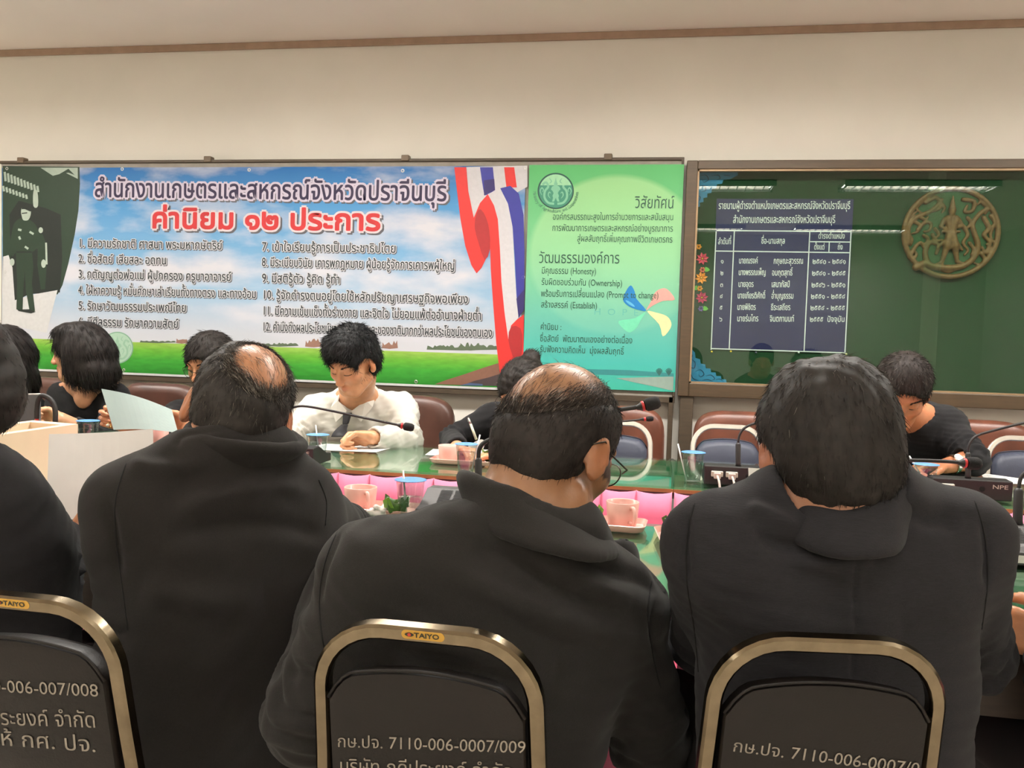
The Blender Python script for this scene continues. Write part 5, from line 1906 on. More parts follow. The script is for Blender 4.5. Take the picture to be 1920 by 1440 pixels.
def hand_prims(s, wr, f, n, th, curl, sc=1.0, thumb=(.55, .5), spread=.10):
    """wr wrist, f finger direction, n palm normal, th thumb side; curl = three joint angles in degrees (or one triple per finger)"""
    f = unit(A(f))
    n = unit(A(n) - f * np.dot(n, f))
    sd = np.cross(f, n)
    if np.dot(sd, th) < 0:
        sd = -sd
    wr = A(wr)
    P_ = lambda a, b, c: wr + (f * a + sd * b + n * c) * sc
    for k, b in enumerate((.026, .009, -.008, -.024)):
        s.cap(P_(.004, b * .62, 0), P_(.082 - .004 * abs(k - 1), b, 0), .0125 * sc, .0105 * sc, .008 * sc)
    s.ell(P_(.032, .022, .008), A((.016, .014, .014)) * sc, None, .012 * sc)
    s.ell(P_(.030, -.020, .006), A((.013, .013, .013)) * sc, None, .012 * sc)
    lens = ((.041, .024, .020), (.046, .028, .021), (.043, .026, .020), (.033, .020, .018))
    for k, b in enumerate((.027, .009, -.009, -.026)):
        cu = curl[k] if isinstance(curl[0], (tuple, list)) else curl
        p = P_(.084 - .004 * abs(k - 1), b, 0)
        a = 0.0
        for j in range(3):
            a += math.radians(cu[j] + (3 if k > 1 else 0))
            d = f * math.cos(a) + n * math.sin(a) + sd * (b / .03) * spread * math.cos(a)
            q = p + d * lens[k][j] * sc
            s.cap(p, q, (.0092 - .0009 * j) * sc, (.0084 - .0009 * j) * sc, .0025 * sc)
            p = q
    p = P_(.022, .024, .004)
    t1 = unit(f * .62 + sd * thumb[0] + n * .25)
    t2 = unit(f * .85 + sd * (thumb[0] - .45) + n * thumb[1])
    t3 = unit(f * .8 + sd * (thumb[0] - .75) + n * thumb[1] * 1.2)
    for d, l, r0, r1 in ((t1, .036, .0125, .0108), (t2, .032, .0108, .0096), (t3, .025, .0096, .0078)):
        q = p + d * l * sc
        s.cap(p, q, r0 * sc, r1 * sc, .004 * sc)
        p = q
def ribbons(roots, dirs, lens, r, cols, droop, seed, lift=.25, seg=4, nrm=None, wave=.12):
    """thin three-sided hairs"""
    g = np.random.default_rng(seed)
    n = len(roots)
    P_ = [roots]
    d = dirs.copy()
    step = (lens / seg)[:, None]
    for k in range(seg):
        d = d + A([0, 0, -1]) * droop * (k + 1) / seg + g.normal(size=(n, 3)) * wave
        d /= np.linalg.norm(d, axis=1, keepdims=True)
        P_.append(P_[-1] + d * step)
    P_ = np.stack(P_, 1)
    up = nrm if nrm is not None else g.normal(size=(n, 3))
    T = P_[:, 1] - P_[:, 0]
    T /= np.linalg.norm(T, axis=1, keepdims=True) + 1e-9
    U1 = np.cross(T, up)
    U1 /= np.linalg.norm(U1, axis=1, keepdims=True) + 1e-9
    U2 = np.cross(T, U1)
    V, C_ = [], []
    for k in range(seg + 1):
        w = r * (1 - .75 * (k / seg) ** 2)
        for a in (90, 210, 330):
            a = math.radians(a)
            V.append(P_[:, k] + (U1 * math.cos(a) + U2 * math.sin(a)) * w)
            C_.append(cols)
    V = np.stack(V, 1).reshape(-1, 3)
    C_ = np.stack(C_, 1).reshape(-1, 3)
    m = (seg + 1) * 3
    F = []
    for k in range(seg):
        for a in range(3):
            b = (a + 1) % 3
            F.append([k * 3 + a, k * 3 + b, (k + 1) * 3 + b, (k + 1) * 3 + a])
    F = (A(F)[None] + (np.arange(n) * m)[:, None, None]).reshape(-1, 4)
    return V, F, C_
HAIRC = A([lin(36), lin(31), lin(28)])
GREYC = A([lin(138), lin(130), lin(120)])
def make_hair(root, name, H, R, sc, sp, seed):
    """cap of hair that follows the skull plus loose strands"""
    g = np.random.default_rng(seed)
    t = sp.get('t', .012)
    hc = H((0, 0, 0))
    far = sp.get('reach', .24)
    s = SDF(hc - far, hc + far, sp.get('h', .005))
    E = lambda c, r, k=.015, op='+': s.ell(H(c), A(r) * sc, R, k * sc, op)
    E((0, -.014, .036), (.076 + t, .096 + t, .086 + t * sp.get('top', 1.0)))
    E((0, -.050, -.020), (.064 + t * .8, .056 + t, .070), .03)
    for q in sp.get('add', ()):
        if len(q) == 4:
            s.cap(H(q[0]), H(q[1]), q[2] * sc, q[3] * sc, .02)
        else:
            E(q[0], q[1], .02)
    # keep the face, the ears and the nape clear
    if not sp.get('own_cut'):
        fr = sp.get('front', .0)
        E((0, .115 + fr, -.035), (.115, .078, .098), .012, '-')
        for x in (-1, 1):
            if sp.get('ears', True):
                ec_ = sp.get('ear_cut', 1.0)
                E((x * .088, .004, -.018), (.034 * ec_, .030 * ec_, .040 * ec_), .010, '-')
        E((0, .0, -.150), (.13, .14, .075 + sp.get('nape', 0)), .012, '-')
    for q in sp.get('cut', ()):
        E(q[0], q[1], q[2] if len(q) > 2 else .012, '-')
    V, F = s.mesh(1)
    N_ = vnormals(V, F)
    loc = (V - hc) @ R / sc
    V = V + N_ * (wob(loc, 55, seed) * sp.get('rough', .0025))[:, None]
    def colour(L_, gg):
        c = np.tile(A(sp.get('colour', HAIRC)), (len(L_), 1))
        gr = sp.get('grey', 0.0)
        if gr:
            pick = gg.random(len(L_)) < gr * (0.5 + 0.5 * np.clip((L_[:, 2] + .06) / .12, 0, 1))
            c[pick] = GREYC * gg.uniform(.15, .75, (pick.sum(), 1)) * sp.get('grey_k', 1.0)
        if 'crown_tint' in sp:
            w_ = np.exp(-np.sum(((L_ - A([0, -.05, .125])) / A([.06, .07, .06])) ** 2, 1))[:, None]
            c = c * (1 - w_) + A(sp['crown_tint']) * w_
        return c * gg.uniform(.6, 1.45, (len(L_), 1))
    capcol = np.tile(A(sp.get('colour', HAIRC)), (len(V), 1)) * (1 + .22 * wob(loc, 120, seed + 3))[:, None] * (1 + .3 * sp.get('grey', 0))
    o = mesh_obj(name, V, F, M_HAIR, root, col=capcol)
    # strands
    n = sp.get('n', 2600)
    if n:
        pick = g.integers(0, len(V), n)
        rt, nr, lc = V[pick] - N_[pick] * .003, N_[pick], loc[pick]
        cr = A(sp.get('crown', (0, -.045, .115)))
        d = lc - cr
        d = d + A(sp.get('sweep', (0, 0, -.02)))
        d = d @ R.T
        d = d - nr * np.sum(d * nr, 1)[:, None]
        d /= np.linalg.norm(d, axis=1, keepdims=True) + 1e-9
        d = d + nr * sp.get('lift', .22) + g.normal(size=d.shape) * sp.get('messy', .12)
        d /= np.linalg.norm(d, axis=1, keepdims=True)
        ln = g.uniform(.6, 1.2, n) * sp.get('len', .028) * sc
        hv, hf, hcol = ribbons(rt, d, ln, sp.get('r', .00065), colour(lc, g), sp.get('droop', .12), seed + 1, nrm=nr, wave=sp.get('wave', .08))
        mesh_obj('hair_strands', hv, hf, M_HAIR, o, col=hcol)['kind'] = 'stuff'
    return o
def thin_strands(root, V, N_, loc, R, sc, dens, n, seed, ln=.022, grey=.4, r=.00028, colour=HAIRC, lift=.06, flow=None):
    """sparse hairs on bare scalp; dens(local) = probability"""
    g = np.random.default_rng(seed)
    p = np.clip(dens(loc), 0, None)
    if p.sum() == 0:
        return
    pick = g.choice(len(V), n, p=p / p.sum())
    rt, nr, lc = V[pick] + g.normal(size=(n, 3)) * .002, N_[pick], loc[pick]
    d = flow(lc) if flow else A([0, -.3, -.5]) + lc * 2
    d = d @ R.T
    d = d - nr * np.sum(d * nr, 1)[:, None]
    d /= np.linalg.norm(d, axis=1, keepdims=True) + 1e-9
    d = d + nr * lift + g.normal(size=d.shape) * .12
    d /= np.linalg.norm(d, axis=1, keepdims=True)
    c = np.tile(colour, (n, 1))
    pk = g.random(n) < grey
    c[pk] = GREYC * g.uniform(.5, 1.2, (pk.sum(), 1))
    hv, hf, hc_ = ribbons(rt, d, g.uniform(.5, 1.2, n) * ln * sc, r, c, .1, seed + 1, nrm=nr, wave=.10)
    mesh_obj('thin_hair', hv, hf, M_HAIR, root, col=hc_)['kind'] = 'stuff'
def project(V):
    Q = (V - A(EYE)) @ A(CROT)
    return W / 2 + FPX * Q[:, 0] / -Q[:, 2], H / 2 - FPX * Q[:, 1] / -Q[:, 2]
PXH = 1440.0
def folds(V, N_, lines):
    """creases modelled on the side that is visible: each line (points, half width px, height m)"""
    Q = (V - A(EYE)) @ A(CROT)
    x, y = W / 2 + FPX * Q[:, 0] / -Q[:, 2], PXH / 2 - FPX * Q[:, 1] / -Q[:, 2]
    view = V - A(EYE)
    front = np.sum(view * N_, 1) < 0
    out = np.zeros(len(V))
    for pts, wd, am in lines:
        q = [(p.x, p.y) for p in spline([Vector((a, b, 0)) for a, b in pts], 6)]
        best = np.full(len(V), 1e9)
        tt = np.zeros(len(V))
        for i in range(len(q) - 1):
            ax, ay = q[i]
            bx, by = q[i + 1]
            dx, dy = bx - ax, by - ay
            t = np.clip(((x - ax) * dx + (y - ay) * dy) / (dx * dx + dy * dy + 1e-9), 0, 1)
            d = np.hypot(x - ax - t * dx, y - ay - t * dy)
            c = d < best
            best[c] = d[c]
            tt[c] = (i + t[c]) / (len(q) - 1)
        out += 2.0 * am * np.exp(-(best / wd) ** 2) * np.clip(np.sin(np.pi * np.clip(tt, .03, .97)) * 1.6, 0, 1)
    return V + N_ * (out * front)[:, None]
def person(label, J, head, cloth, hair, skin=(176, 126, 96), hands=None, h=.0055, hc_=.007, seed=1, group=None, legs=True, extra=None):
    """J: world joints neck, shL, shR, elL, elR, wrL, wrR, pelvis (L/R are the person's own); head: centre, yaw, pitch, roll, scale"""
    J = {k: A(v, float) for k, v in J.items()}
    Hc, R, sc = A(head['at'], float), rot(head['yaw'], head.get('pitch', 0), head.get('roll', 0)), head.get('scale', 1.0)
    Hf = lambda p: Hc + R @ (A(p, float) * sc)
    up = unit(J['neck'] - J['pelvis'])
    rt = unit(J['shR'] - J['shL'])
    fw = unit(np.cross(up, rt))
    hips = {q: J['pelvis'] + (1 if q == 'R' else -1) * rt * .085 for q in 'LR'}
    fh = unit(A([fw[0], fw[1], 0]))
    rh = A([fh[1], -fh[0], 0])
    knees = {q: A([*(J['pelvis'] + fh * .40 + rh * (.10 if q == 'R' else -.10))[:2], .49]) for q in 'LR'}
    ank = {q: A([*(knees[q] + fh * head.get('foot', .02))[:2], .09]) for q in 'LR'}
    pts = list(J.values()) + [Hc] + (list(knees.values()) + list(ank.values()) if legs else [])
    lo, hi = np.min(pts, 0) - .21, np.max(pts, 0) + .21
    lo[2] = max(lo[2], 0.001)
    root = None
    # ---------------- body
    s = SDF(lo, hi, h)
    chest = J['pelvis'] + (J['neck'] - J['pelvis']) * .68
    for sg in (-1, 1):
        s.cap(J['pelvis'] + rt * sg * .06, chest + rt * sg * .060, .058, .066, .05)
    s.cap(J['shL'], J['shR'], .046, k=.05)
    for q in 'LR':
        s.cap(J['sh' + q], J['el' + q], .043, .036, .03)
        s.cap(J['el' + q], J['wr' + q], .036, .0255, .02)
        if legs:
            s.cap(hips[q], knees[q], .070, .052, .04)
            s.cap(knees[q], ank[q], .050, .034, .03)
            s.cap(ank[q], ank[q] + fh * .12 - A([0, 0, .045]), .032, .024, .03)
    nk = Hf((0, -.030, -.085))
    nr_ = head.get('neck_r', .054)
    s.cap(J['neck'] - up * .03, nk, nr_ + .006, nr_, .03)
    for sg in (-1, 1):
        s.cap(J['neck'] + rt * sg * .03, J['sh' + ('R' if sg > 0 else 'L')], .045, .040, .04)
    head_prims(s, Hf, R, sc)
    for hd in hands or ():
        hand_prims(s, **hd)
    if extra and 'skin' in extra:
        extra['skin'](s, Hf, R)
    V, F = s.mesh(1)
    N_ = vnormals(V, F)
    loc = (V - Hc) @ R / sc
    base = A([lin(c) for c in skin])
    col = np.tile(base, (len(V), 1))
    def blob(c, r, tint, k=1.0):
        w = np.exp(-np.sum(((loc - A(c)) / A(r)) ** 2, 1))[:, None] * k
        col[:] = col * (1 - w) + col * A(tint) * w
    blob((0, .09, -.061), (.024, .02, .0085), head.get('lip', (.95, .62, .58)), .9)
    for x in (-1, 1):
        blob((x * .04, .08, -.02), (.022, .03, .022), (1.06, .88, .84), .6)
        blob((x * .085, -.01, -.005), (.02, .03, .04), (1.1, .80, .74), .7)
    blob((0, .11, -.03), (.015, .02, .015), (1.06, .86, .82), .6)
    if head.get('stubble'):
        blob((0, -.06, -.07), (.09, .05, .05), (.55, .52, .50), head['stubble'])
    if hair and hair.get('bald_at'):              # scalp darkens with the roots of the hair around the bald patch
        c_, r_ = hair['bald_at']
        qq = np.linalg.norm((loc - A(c_)) / A(r_), axis=1)
        w = np.clip((qq - hair.get('fade', .62)) / (1.04 - hair.get('fade', .62)), 0, 1)[:, None] * (loc[:, 2] > -.02)[:, None] * (loc[:, 1] < .07)[:, None] * np.clip((.078 - np.abs(loc[:, 0])) / .006 + np.clip((loc[:, 2] - .03) / .01, 0, 9), 0, 1)[:, None]
        w = w * w * (3 - 2 * w)
        col = col * (1 - .93 * w) + A(HAIRC) * .93 * w
    root = mesh_obj('person', V, F, M_SKIN, None, col=np.clip(col, 0, 1))
    tag(root, label, 'person', group)
    inhead = np.linalg.norm(loc, axis=1) < .2
    # ---------------- clothes
    cm = cloth['mat']
    s = SDF(lo, hi, hc_)
    td = cloth.get('depth', .098)
    hw = cloth.get('half', .088)
    sr = cloth.get('sh_r', .062)
    belly = cloth.get('belly', 0.0)
    for sg in (-1, 1):
        s.cap(J['pelvis'] + rt * sg * (hw - .005), chest + rt * sg * hw, td + .008 + belly, td + .004, .05)
    s.cap(J['pelvis'], chest + up * .06, td + .004 + belly, td + .002, .05)
    s.cap(J['shL'] * .94 + J['shR'] * .06 - up * .02, J['shR'] * .94 + J['shL'] * .06 - up * .02, sr * 1.05, k=.05)
    for q, sg in (('L', -1), ('R', 1)):
        s.cap(J['neck'] + rt * sg * .035 - up * .012, J['sh' + q], cloth.get('trap', .050), sr, .04)
        s.cap(J['sh' + q], J['el' + q], sr + .002, cloth.get('el_r', .054), .03)
        cut = cloth.get('sleeve', 1.0)
        s.cap(J['el' + q], J['el' + q] + (J['wr' + q] - J['el' + q]) * cut, cloth.get('el_r', .054), cloth.get('cuff_r', .040), .02) if cut > 0 else None
    if cloth.get('pad'):
        for q, sg in (('L', -1), ('R', 1)):
            s.ell(J['sh' + q] + up * cloth['pad'] + rt * sg * .014, (.050, .052, .036), None, .03)
    if cloth.get('collar'):
        s.cap(J['neck'] - fw * .030 - rt * .045 - up * .012, J['neck'] - fw * .030 + rt * .045 - up * .012, .040, k=.04)
    if extra and 'cloth' in extra:
        extra['cloth'](s)
    # neck opening
    s.cap(J['neck'] + up * (nr_ + .006 + cloth.get('open', -.035)) + fw * .010, nk + up * .05, nr_ + .006, nr_ + .016, .010, '-')
    if extra and 'neckcut' in extra:
        extra['neckcut'](s, J, up, fw, rt)
    for q in 'LR':
        d = J['wr' + q] - J['el' + q]
        e = J['el' + q] + d * max(cloth.get('sleeve', 1.0), .02)
        s.cap(e + unit(d) * .002, e + unit(d) * .06, .028, .06, .004, '-')
    V, F = s.mesh(cloth.get('smooth', 2))
    N_ = vnormals(V, F)
    V = V + N_ * (wob(V, 16, seed) * cloth.get('wr', .004) + wob(V * A([1, 1, 2.2]), 34, seed + 5) * cloth.get('wr', .004) * .45)[:, None]
    for q in 'LR':                                # bunching in the sleeves
        d = J['el' + q] - J['sh' + q]
        t = (V - J['sh' + q]) @ d / (d @ d)
        rad = np.linalg.norm(V - J['sh' + q] - t[:, None] * d, axis=1)
        w = np.exp(-((t - .95) / .28) ** 2) * (rad < .09)
        V = V + N_ * (np.sin(t * 38 + 3 * wob(V, 18, seed + 9)) * w * cloth.get('bunch', .004))[:, None]
    if cloth.get('folds'):
        N_ = vnormals(V, F)
        V = folds(V, N_, cloth['folds'])
    garment = mesh_obj(cloth['name'], V, F, cm, root)
    if cloth.get('seams'):
        tree = BVHTree.FromPolygons([Vector(v) for v in V], [tuple(int(i) for i in f) for f in F])
        for pts in cloth['seams']:
            q = []
            for p in spline([Vector((a, b_, 0)) for a, b_ in pts], 8):
                d = ray(p.x, p.y)
                hit = tree.ray_cast(EYE, d.normalized())
                if hit[0] is not None and (not q or (hit[0] - q[-1]).length < .06):
                    q.append(hit[0] + hit[1] * .0003)
            if len(q) > 3:
                b = MB()
                b.tube(q, .0011, M_SEAM, n=6)
                b.build('seam', garment, smooth=True)
    # collar
    if cloth.get('collar'):
        kd, hgt = cloth['collar'], cloth.get('collar_h', .036)
        s = SDF(J['neck'] - .17, J['neck'] + .17, .0045)
        n_ = 26
        span = math.radians(cloth.get('collar_span', 132))
        tilt = cloth.get('collar_tilt', .0)
        c0 = J['neck'] - up * .012 + fw * .006
        ax = unit(nk - J['neck'])
        for rr, z in tuple((nr_ + .012 + cloth.get('collar_w', .026) * f ** 1.3, hgt * (1 - f) - cloth.get('collar_lo', .040) * f) for f in np.linspace(0, 1, 17)):
            last = None
            for i in range(n_ + 1):
                a = -span + 2 * span * i / n_
                drop = (abs(a) / span) ** 3 * cloth.get('collar_drop', .03)
                p = c0 + ax * (z - drop) + (-fw * math.cos(a) * rr * 1.02 + rt * math.sin(a) * rr) + fw * (abs(a) / span) ** 3 * .008
                if last is not None:
                    s.cap(last, p, cloth.get('collar_t', .0055), k=.010)
                last = p
        V, F = s.mesh(4)
        N_ = vnormals(V, F)
        V = V + N_ * (wob(V, 40, seed + 2) * .0012)[:, None]
        if cloth.get('folds'):
            pass
        mesh_obj('collar', V, F, cm, root)
    # ---------------- trousers and shoes
    if legs:
        s = SDF(lo, A([hi[0], hi[1], .72]), .009)
        for q in 'LR':
            s.cap(hips[q], knees[q], .088, .066, .04)
            s.cap(knees[q], ank[q] + A([0, 0, .02]), .064, .050, .03)
        s.cap(hips['L'], hips['R'], .10, k=.04)
        V, F = s.mesh(2)
        mesh_obj('trousers', V, F, M_TROU, root)
        for q in 'LR':
            c = SDF(ank[q] - .2, ank[q] + .2, .006)
            c.cap(A([*ank[q][:2], .045]) - fh * .05, A([*ank[q][:2], .038]) + fh * .15, .044, .037, .01)
            c.cut((0, 0, .003), (0, 0, -1))
            V, F = c.mesh(1)
            mesh_obj('shoe', V, F, M_SHOE, root)
    # ---------------- hair
    vv = root.data.vertices
    BV = np.zeros(len(vv) * 3)
    vv.foreach_get('co', BV)
    BV = BV.reshape(-1, 3)
    if hair:
        make_hair(root, 'hair', Hf, R, sc, hair, seed + 20)
        if hair.get('bald'):

            sel = np.where(inhead)[0]
            nn = np.zeros(len(vv) * 3)
            vv.foreach_get('normal', nn)
            nn = nn.reshape(-1, 3)
            c_, r_ = hair['bald_at']
            ring_ = lambda L: np.exp(-((np.linalg.norm((L - A(c_)) / A(r_), axis=1) - .92) / .13) ** 2) * (L[:, 2] > -.01) * (L[:, 1] < .06)
            thin_strands(root, BV[sel], nn[sel], loc[sel], R, sc, ring_, hair.get('ring_n', 3600), seed + 41, .013, hair.get('grey', .3) * .7, r=.00036, flow=hair.get('bald_flow'), colour=A(hair.get('thin_col', HAIRC)))
            thin_strands(root, BV[sel], nn[sel], loc[sel], R, sc, hair['bald'], hair.get('bald_n', 900), seed + 40, hair.get('bald_len', .024), hair.get('grey', .3), flow=hair.get('bald_flow'), colour=A(hair.get('thin_col', HAIRC)))
    # brows, lashes
    if head.get('face'):
        g = np.random.default_rng(seed + 60)
        for x in (-1, 1):
            n = 70
            u = g.random(n)
            rt_ = A([(x * (.014 + .036 * a), .0945 - .021 * a ** 1.6, .0275 + .006 * math.sin(a * 2.4) + g.normal() * .0016) for a in u]) * sc @ R.T + Hc
            dr = np.tile(A([x * .9, -.25, .25]) @ R.T, (n, 1)) + g.normal(size=(n, 3)) * .15
            hv, hf, hcc = ribbons(rt_, dr / np.linalg.norm(dr, axis=1, keepdims=True), g.uniform(.006, .010, n) * sc, .0006, np.tile(HAIRC * .8, (n, 1)), .1, seed + 61)
            mesh_obj('eyebrow', hv, hf, M_HAIR, root, col=hcc)
            b = MB()
            lid = [(x * (.0175 + .0035 * k), .0902 - .0010 * (k - 3) ** 2 * .25 - .0010 * k, head.get('lash_z', .002) - .0016 * math.sin(math.pi * k / 8)) for k in range(9)]
            b.tube([Hf(p) for p in lid], .0011 * sc, M_EYED, n=6)
            b.build('eyelash', root, smooth=True)
            if head['face'] == 'open':
                b = MB()
                Q = Matrix.Translation(Hf((x * .031, .0800, .0075)))
                b.lathe([(.0105 * sc * math.sin(a), .0105 * sc * math.cos(a)) for a in [math.pi * k / 10 for k in range(11)]], M_EYEW, n=18, M=Q)
                o = b.build('eyeball', root, smooth=True)
                b = MB()
                Q = Matrix.Translation(Hf((x * .031, .0885, .0065)))
                b.lathe([(.0048 * sc * math.sin(a), .0035 * sc * math.cos(a)) for a in [math.pi * k / 8 for k in range(9)]], M_EYED, n=14, M=Q)
                b.build('iris', o, smooth=True)
    if head.get('glasses'):
        gl = MB()
        rim, lens = MB(), MB()
        for x in (-1, 1):
            c = [(x * .033 + .024 * math.cos(a), .104 - .004 * abs(math.cos(a)) - (.006 if x * math.cos(a) > 0 else 0) * abs(math.cos(a)), -.002 + .0175 * math.sin(a)) for a in [2 * math.pi * k / 24 for k in range(24)]]
            rim.tube([Hf(p) for p in c], .0011, M_GLRIM, n=6, closed=True)
            lens.add([Hf(p) for p in c], [tuple(range(24))], M_LENS)
            rim.tube([Hf(p) for p in ((x * .057, .098, .004), (x * .074, .080, .008), (x * .080, .02, .012), (x * .085, -.012, .022), (x * .083, -.034, .010))], .0013, M_GLRIM, n=6)
        rim.tube([Hf(p) for p in ((-.010, .105, .002), (0, .109, .005), (.010, .105, .002))], .0011, M_GLRIM, n=6)
        o = rim.build('glasses', root, smooth=True)
        q = lens.build('lens', o)
        q.modifiers.new('thick', 'SOLIDIFY').thickness = .0015
    return dict(root=root, H=Hf, R=R, sc=sc, up=up, rt=rt, fw=fw, J=J, V=BV)
Yp = lambda x, y, Y: A(onY(x, y, Y))
Dp = lambda x, y, D: A(U(x, y, D))
fwd = A([0, 1, 0])
NEARGRP = None
# ---------------------------------------------------------------- near row, seen from behind
flat_hand = dict(curl=(12, 18, 14))
# bald man in the middle
wl, wr = Dp(640, 1140, 1.46), Dp(1150, 1180, 1.50)
wl[2] = wr[2] = .795
J = dict(neck=Dp(1012, 965, 1.215), shL=Dp(705, 1072, 1.15), shR=Dp(1160, 1150, 1.28), elL=Dp(580, 1345, 1.18), elR=Dp(1218, 1390, 1.33), wrL=wl, wrR=wr, pelvis=Dp(870, 1500, 1.235))
bald_big = lambda L: np.exp(-(np.linalg.norm((L - A([.01, -.115, .045])) / A([.07, .05, .035]), axis=1)) ** 2) * (L[:, 2] > .02) + .25 * (L[:, 2] > .05)
pC = person('balding man in black suit and glasses at the centre, seen from behind, head turned right', J,
    dict(at=Dp(1046, 838, 1.26), yaw=-30, pitch=24, roll=6, scale=1.0, glasses=True, neck_r=.060, stubble=.5),
    dict(mat=M_SUIT2, name='suit_jacket', collar=True, pad=.014, seams=[[(646, 972), (618, 1030), (602, 1090), (600, 1160), (612, 1240)], [(1222, 1090), (1214, 1150), (1222, 1220), (1238, 1290)]], collar_lo=.014, open=-.012, collar_h=.070, collar_w=.032, wr=.004, half=.095, depth=.092, sh_r=.064, trap=.050, el_r=.060, collar_span=105, collar_drop=.012,
         folds=[([(1060, 1010), (1110, 1060), (1200, 1085), (1260, 1120)], 16, -.006), ([(1000, 1030), (1080, 1085), (1190, 1130)], 20, .006), ([(870, 1015), (960, 1050), (1060, 1110), (1180, 1160)], 26, -.006), ([(820, 1060), (930, 1120), (1080, 1170), (1200, 1200)], 26, .006),
                ([(640, 985), (622, 1030), (604, 1080), (600, 1130)], 6, -.0035), ([(1235, 1120), (1225, 1180), (1235, 1240)], 7, -.004), ([(760, 1180), (900, 1230), (1050, 1250)], 30, .005), ([(560, 1150), (640, 1210), (720, 1300)], 22, .005), ([(530, 1250), (600, 1280), (660, 1340)], 16, -.005)]),
    dict(t=.0055, top=.5, n=11000, len=.016, thin_col=(.03, .022, .016), grey=.10, grey_k=.6, r=.0005, lift=.07, sweep=(0, -.02, -.10), ear_cut=.80, cut=[((-.012, -.050, .084), (.074, .107, .074), .03), ((0, .10, .06), (.10, .05, .08))], bald=bald_big, bald_n=500, bald_len=.022, fade=.60, ring_n=7500, bald_at=((-.012, -.050, .084), (.083, .118, .084)), rough=.0015, nape=.006),
    skin=(150, 108, 76), hc_=.0055, seed=3, hands=[dict(wr=wl, f=(.25, 1, -.05), n=(0, 0, -1), th=(1, 0, 0), **flat_hand), dict(wr=wr, f=(-.25, 1, -.05), n=(0, 0, -1), th=(-1, 0, 0), **flat_hand)])
# grey-haired man to the left
wl, wr = Dp(232, 1025, 1.60), Dp(500, 955, 1.90)
wl[2] = .80
wr[2] = .80
J = dict(neck=Dp(445, 838, 1.385), shL=Dp(248, 948, 1.30), shR=Dp(558, 948, 1.47), elL=Dp(252, 1190, 1.33), elR=Dp(645, 1000, 1.70), wrL=wl, wrR=wr, pelvis=Dp(410, 1440, 1.38))
bald_crown = lambda L: np.exp(-(np.linalg.norm((L - A([.012, -.078, .090])) / A([.06, .06, .06]), axis=1)) ** 2)
pL = person('grey-haired man with a bald crown in black suit, second from left, seen from behind', J,
    dict(at=Dp(448, 776, 1.43), yaw=27, pitch=6, roll=14, scale=.98, neck_r=.058, stubble=.4),
    dict(mat=M_SUIT, name='suit_jacket', collar=True, pad=.008, seams=[[(236, 870), (218, 930), (216, 1000), (228, 1090), (240, 1180)], [(598, 900), (612, 940), (610, 985)]], collar_w=.020, collar_lo=.025, open=-.026, collar_h=.036, wr=.004, half=.092, depth=.092, sh_r=.064, trap=.058, el_r=.054, collar_span=125,
         folds=[([(240, 870), (300, 880), (380, 870)], 16, .005), ([(330, 960), (420, 930), (520, 915), (590, 930)], 20, .006), ([(300, 1010), (420, 985), (540, 985), (620, 1010)], 20, -.005), ([(200, 930), (215, 1000), (225, 1090)], 8, -.004), ([(260, 1100), (380, 1130), (500, 1120)], 30, .005), ([(330, 840), (345, 815), (420, 805)], 6, -.002)]),
    dict(t=.006, n=13000, len=.020, ear_cut=1.35, thin_col=(.04, .032, .025), grey=.34, grey_k=.9, r=.00045, lift=.07, droop=.06, sweep=(0, -.02, -.06), cut=[((.018, -.070, .096), (.056, .062, .056), .03), ((-.066, -.040, -.078), (.040, .055, .046), .012)], bald_at=((.018, -.070, .096), (.066, .073, .066)), fade=.58, ring_n=6500, bald_len=.02, colour=A([lin(42), lin(38), lin(35)]), bald=bald_crown, bald_n=420, bald_flow=lambda L: np.tile(A([.5, -.6, -.3]), (len(L), 1)), rough=.002, nape=-.004),
    skin=(176, 124, 90), hc_=.0055, seed=5, hands=[dict(wr=wl, f=(-.1, 1, -.1), n=(0, 0, -1), th=(1, 0, 0), **flat_hand), dict(wr=wr, f=(-.7, .8, -.05), n=(0, 0, -1), th=(-1, .3, 0), **flat_hand)])
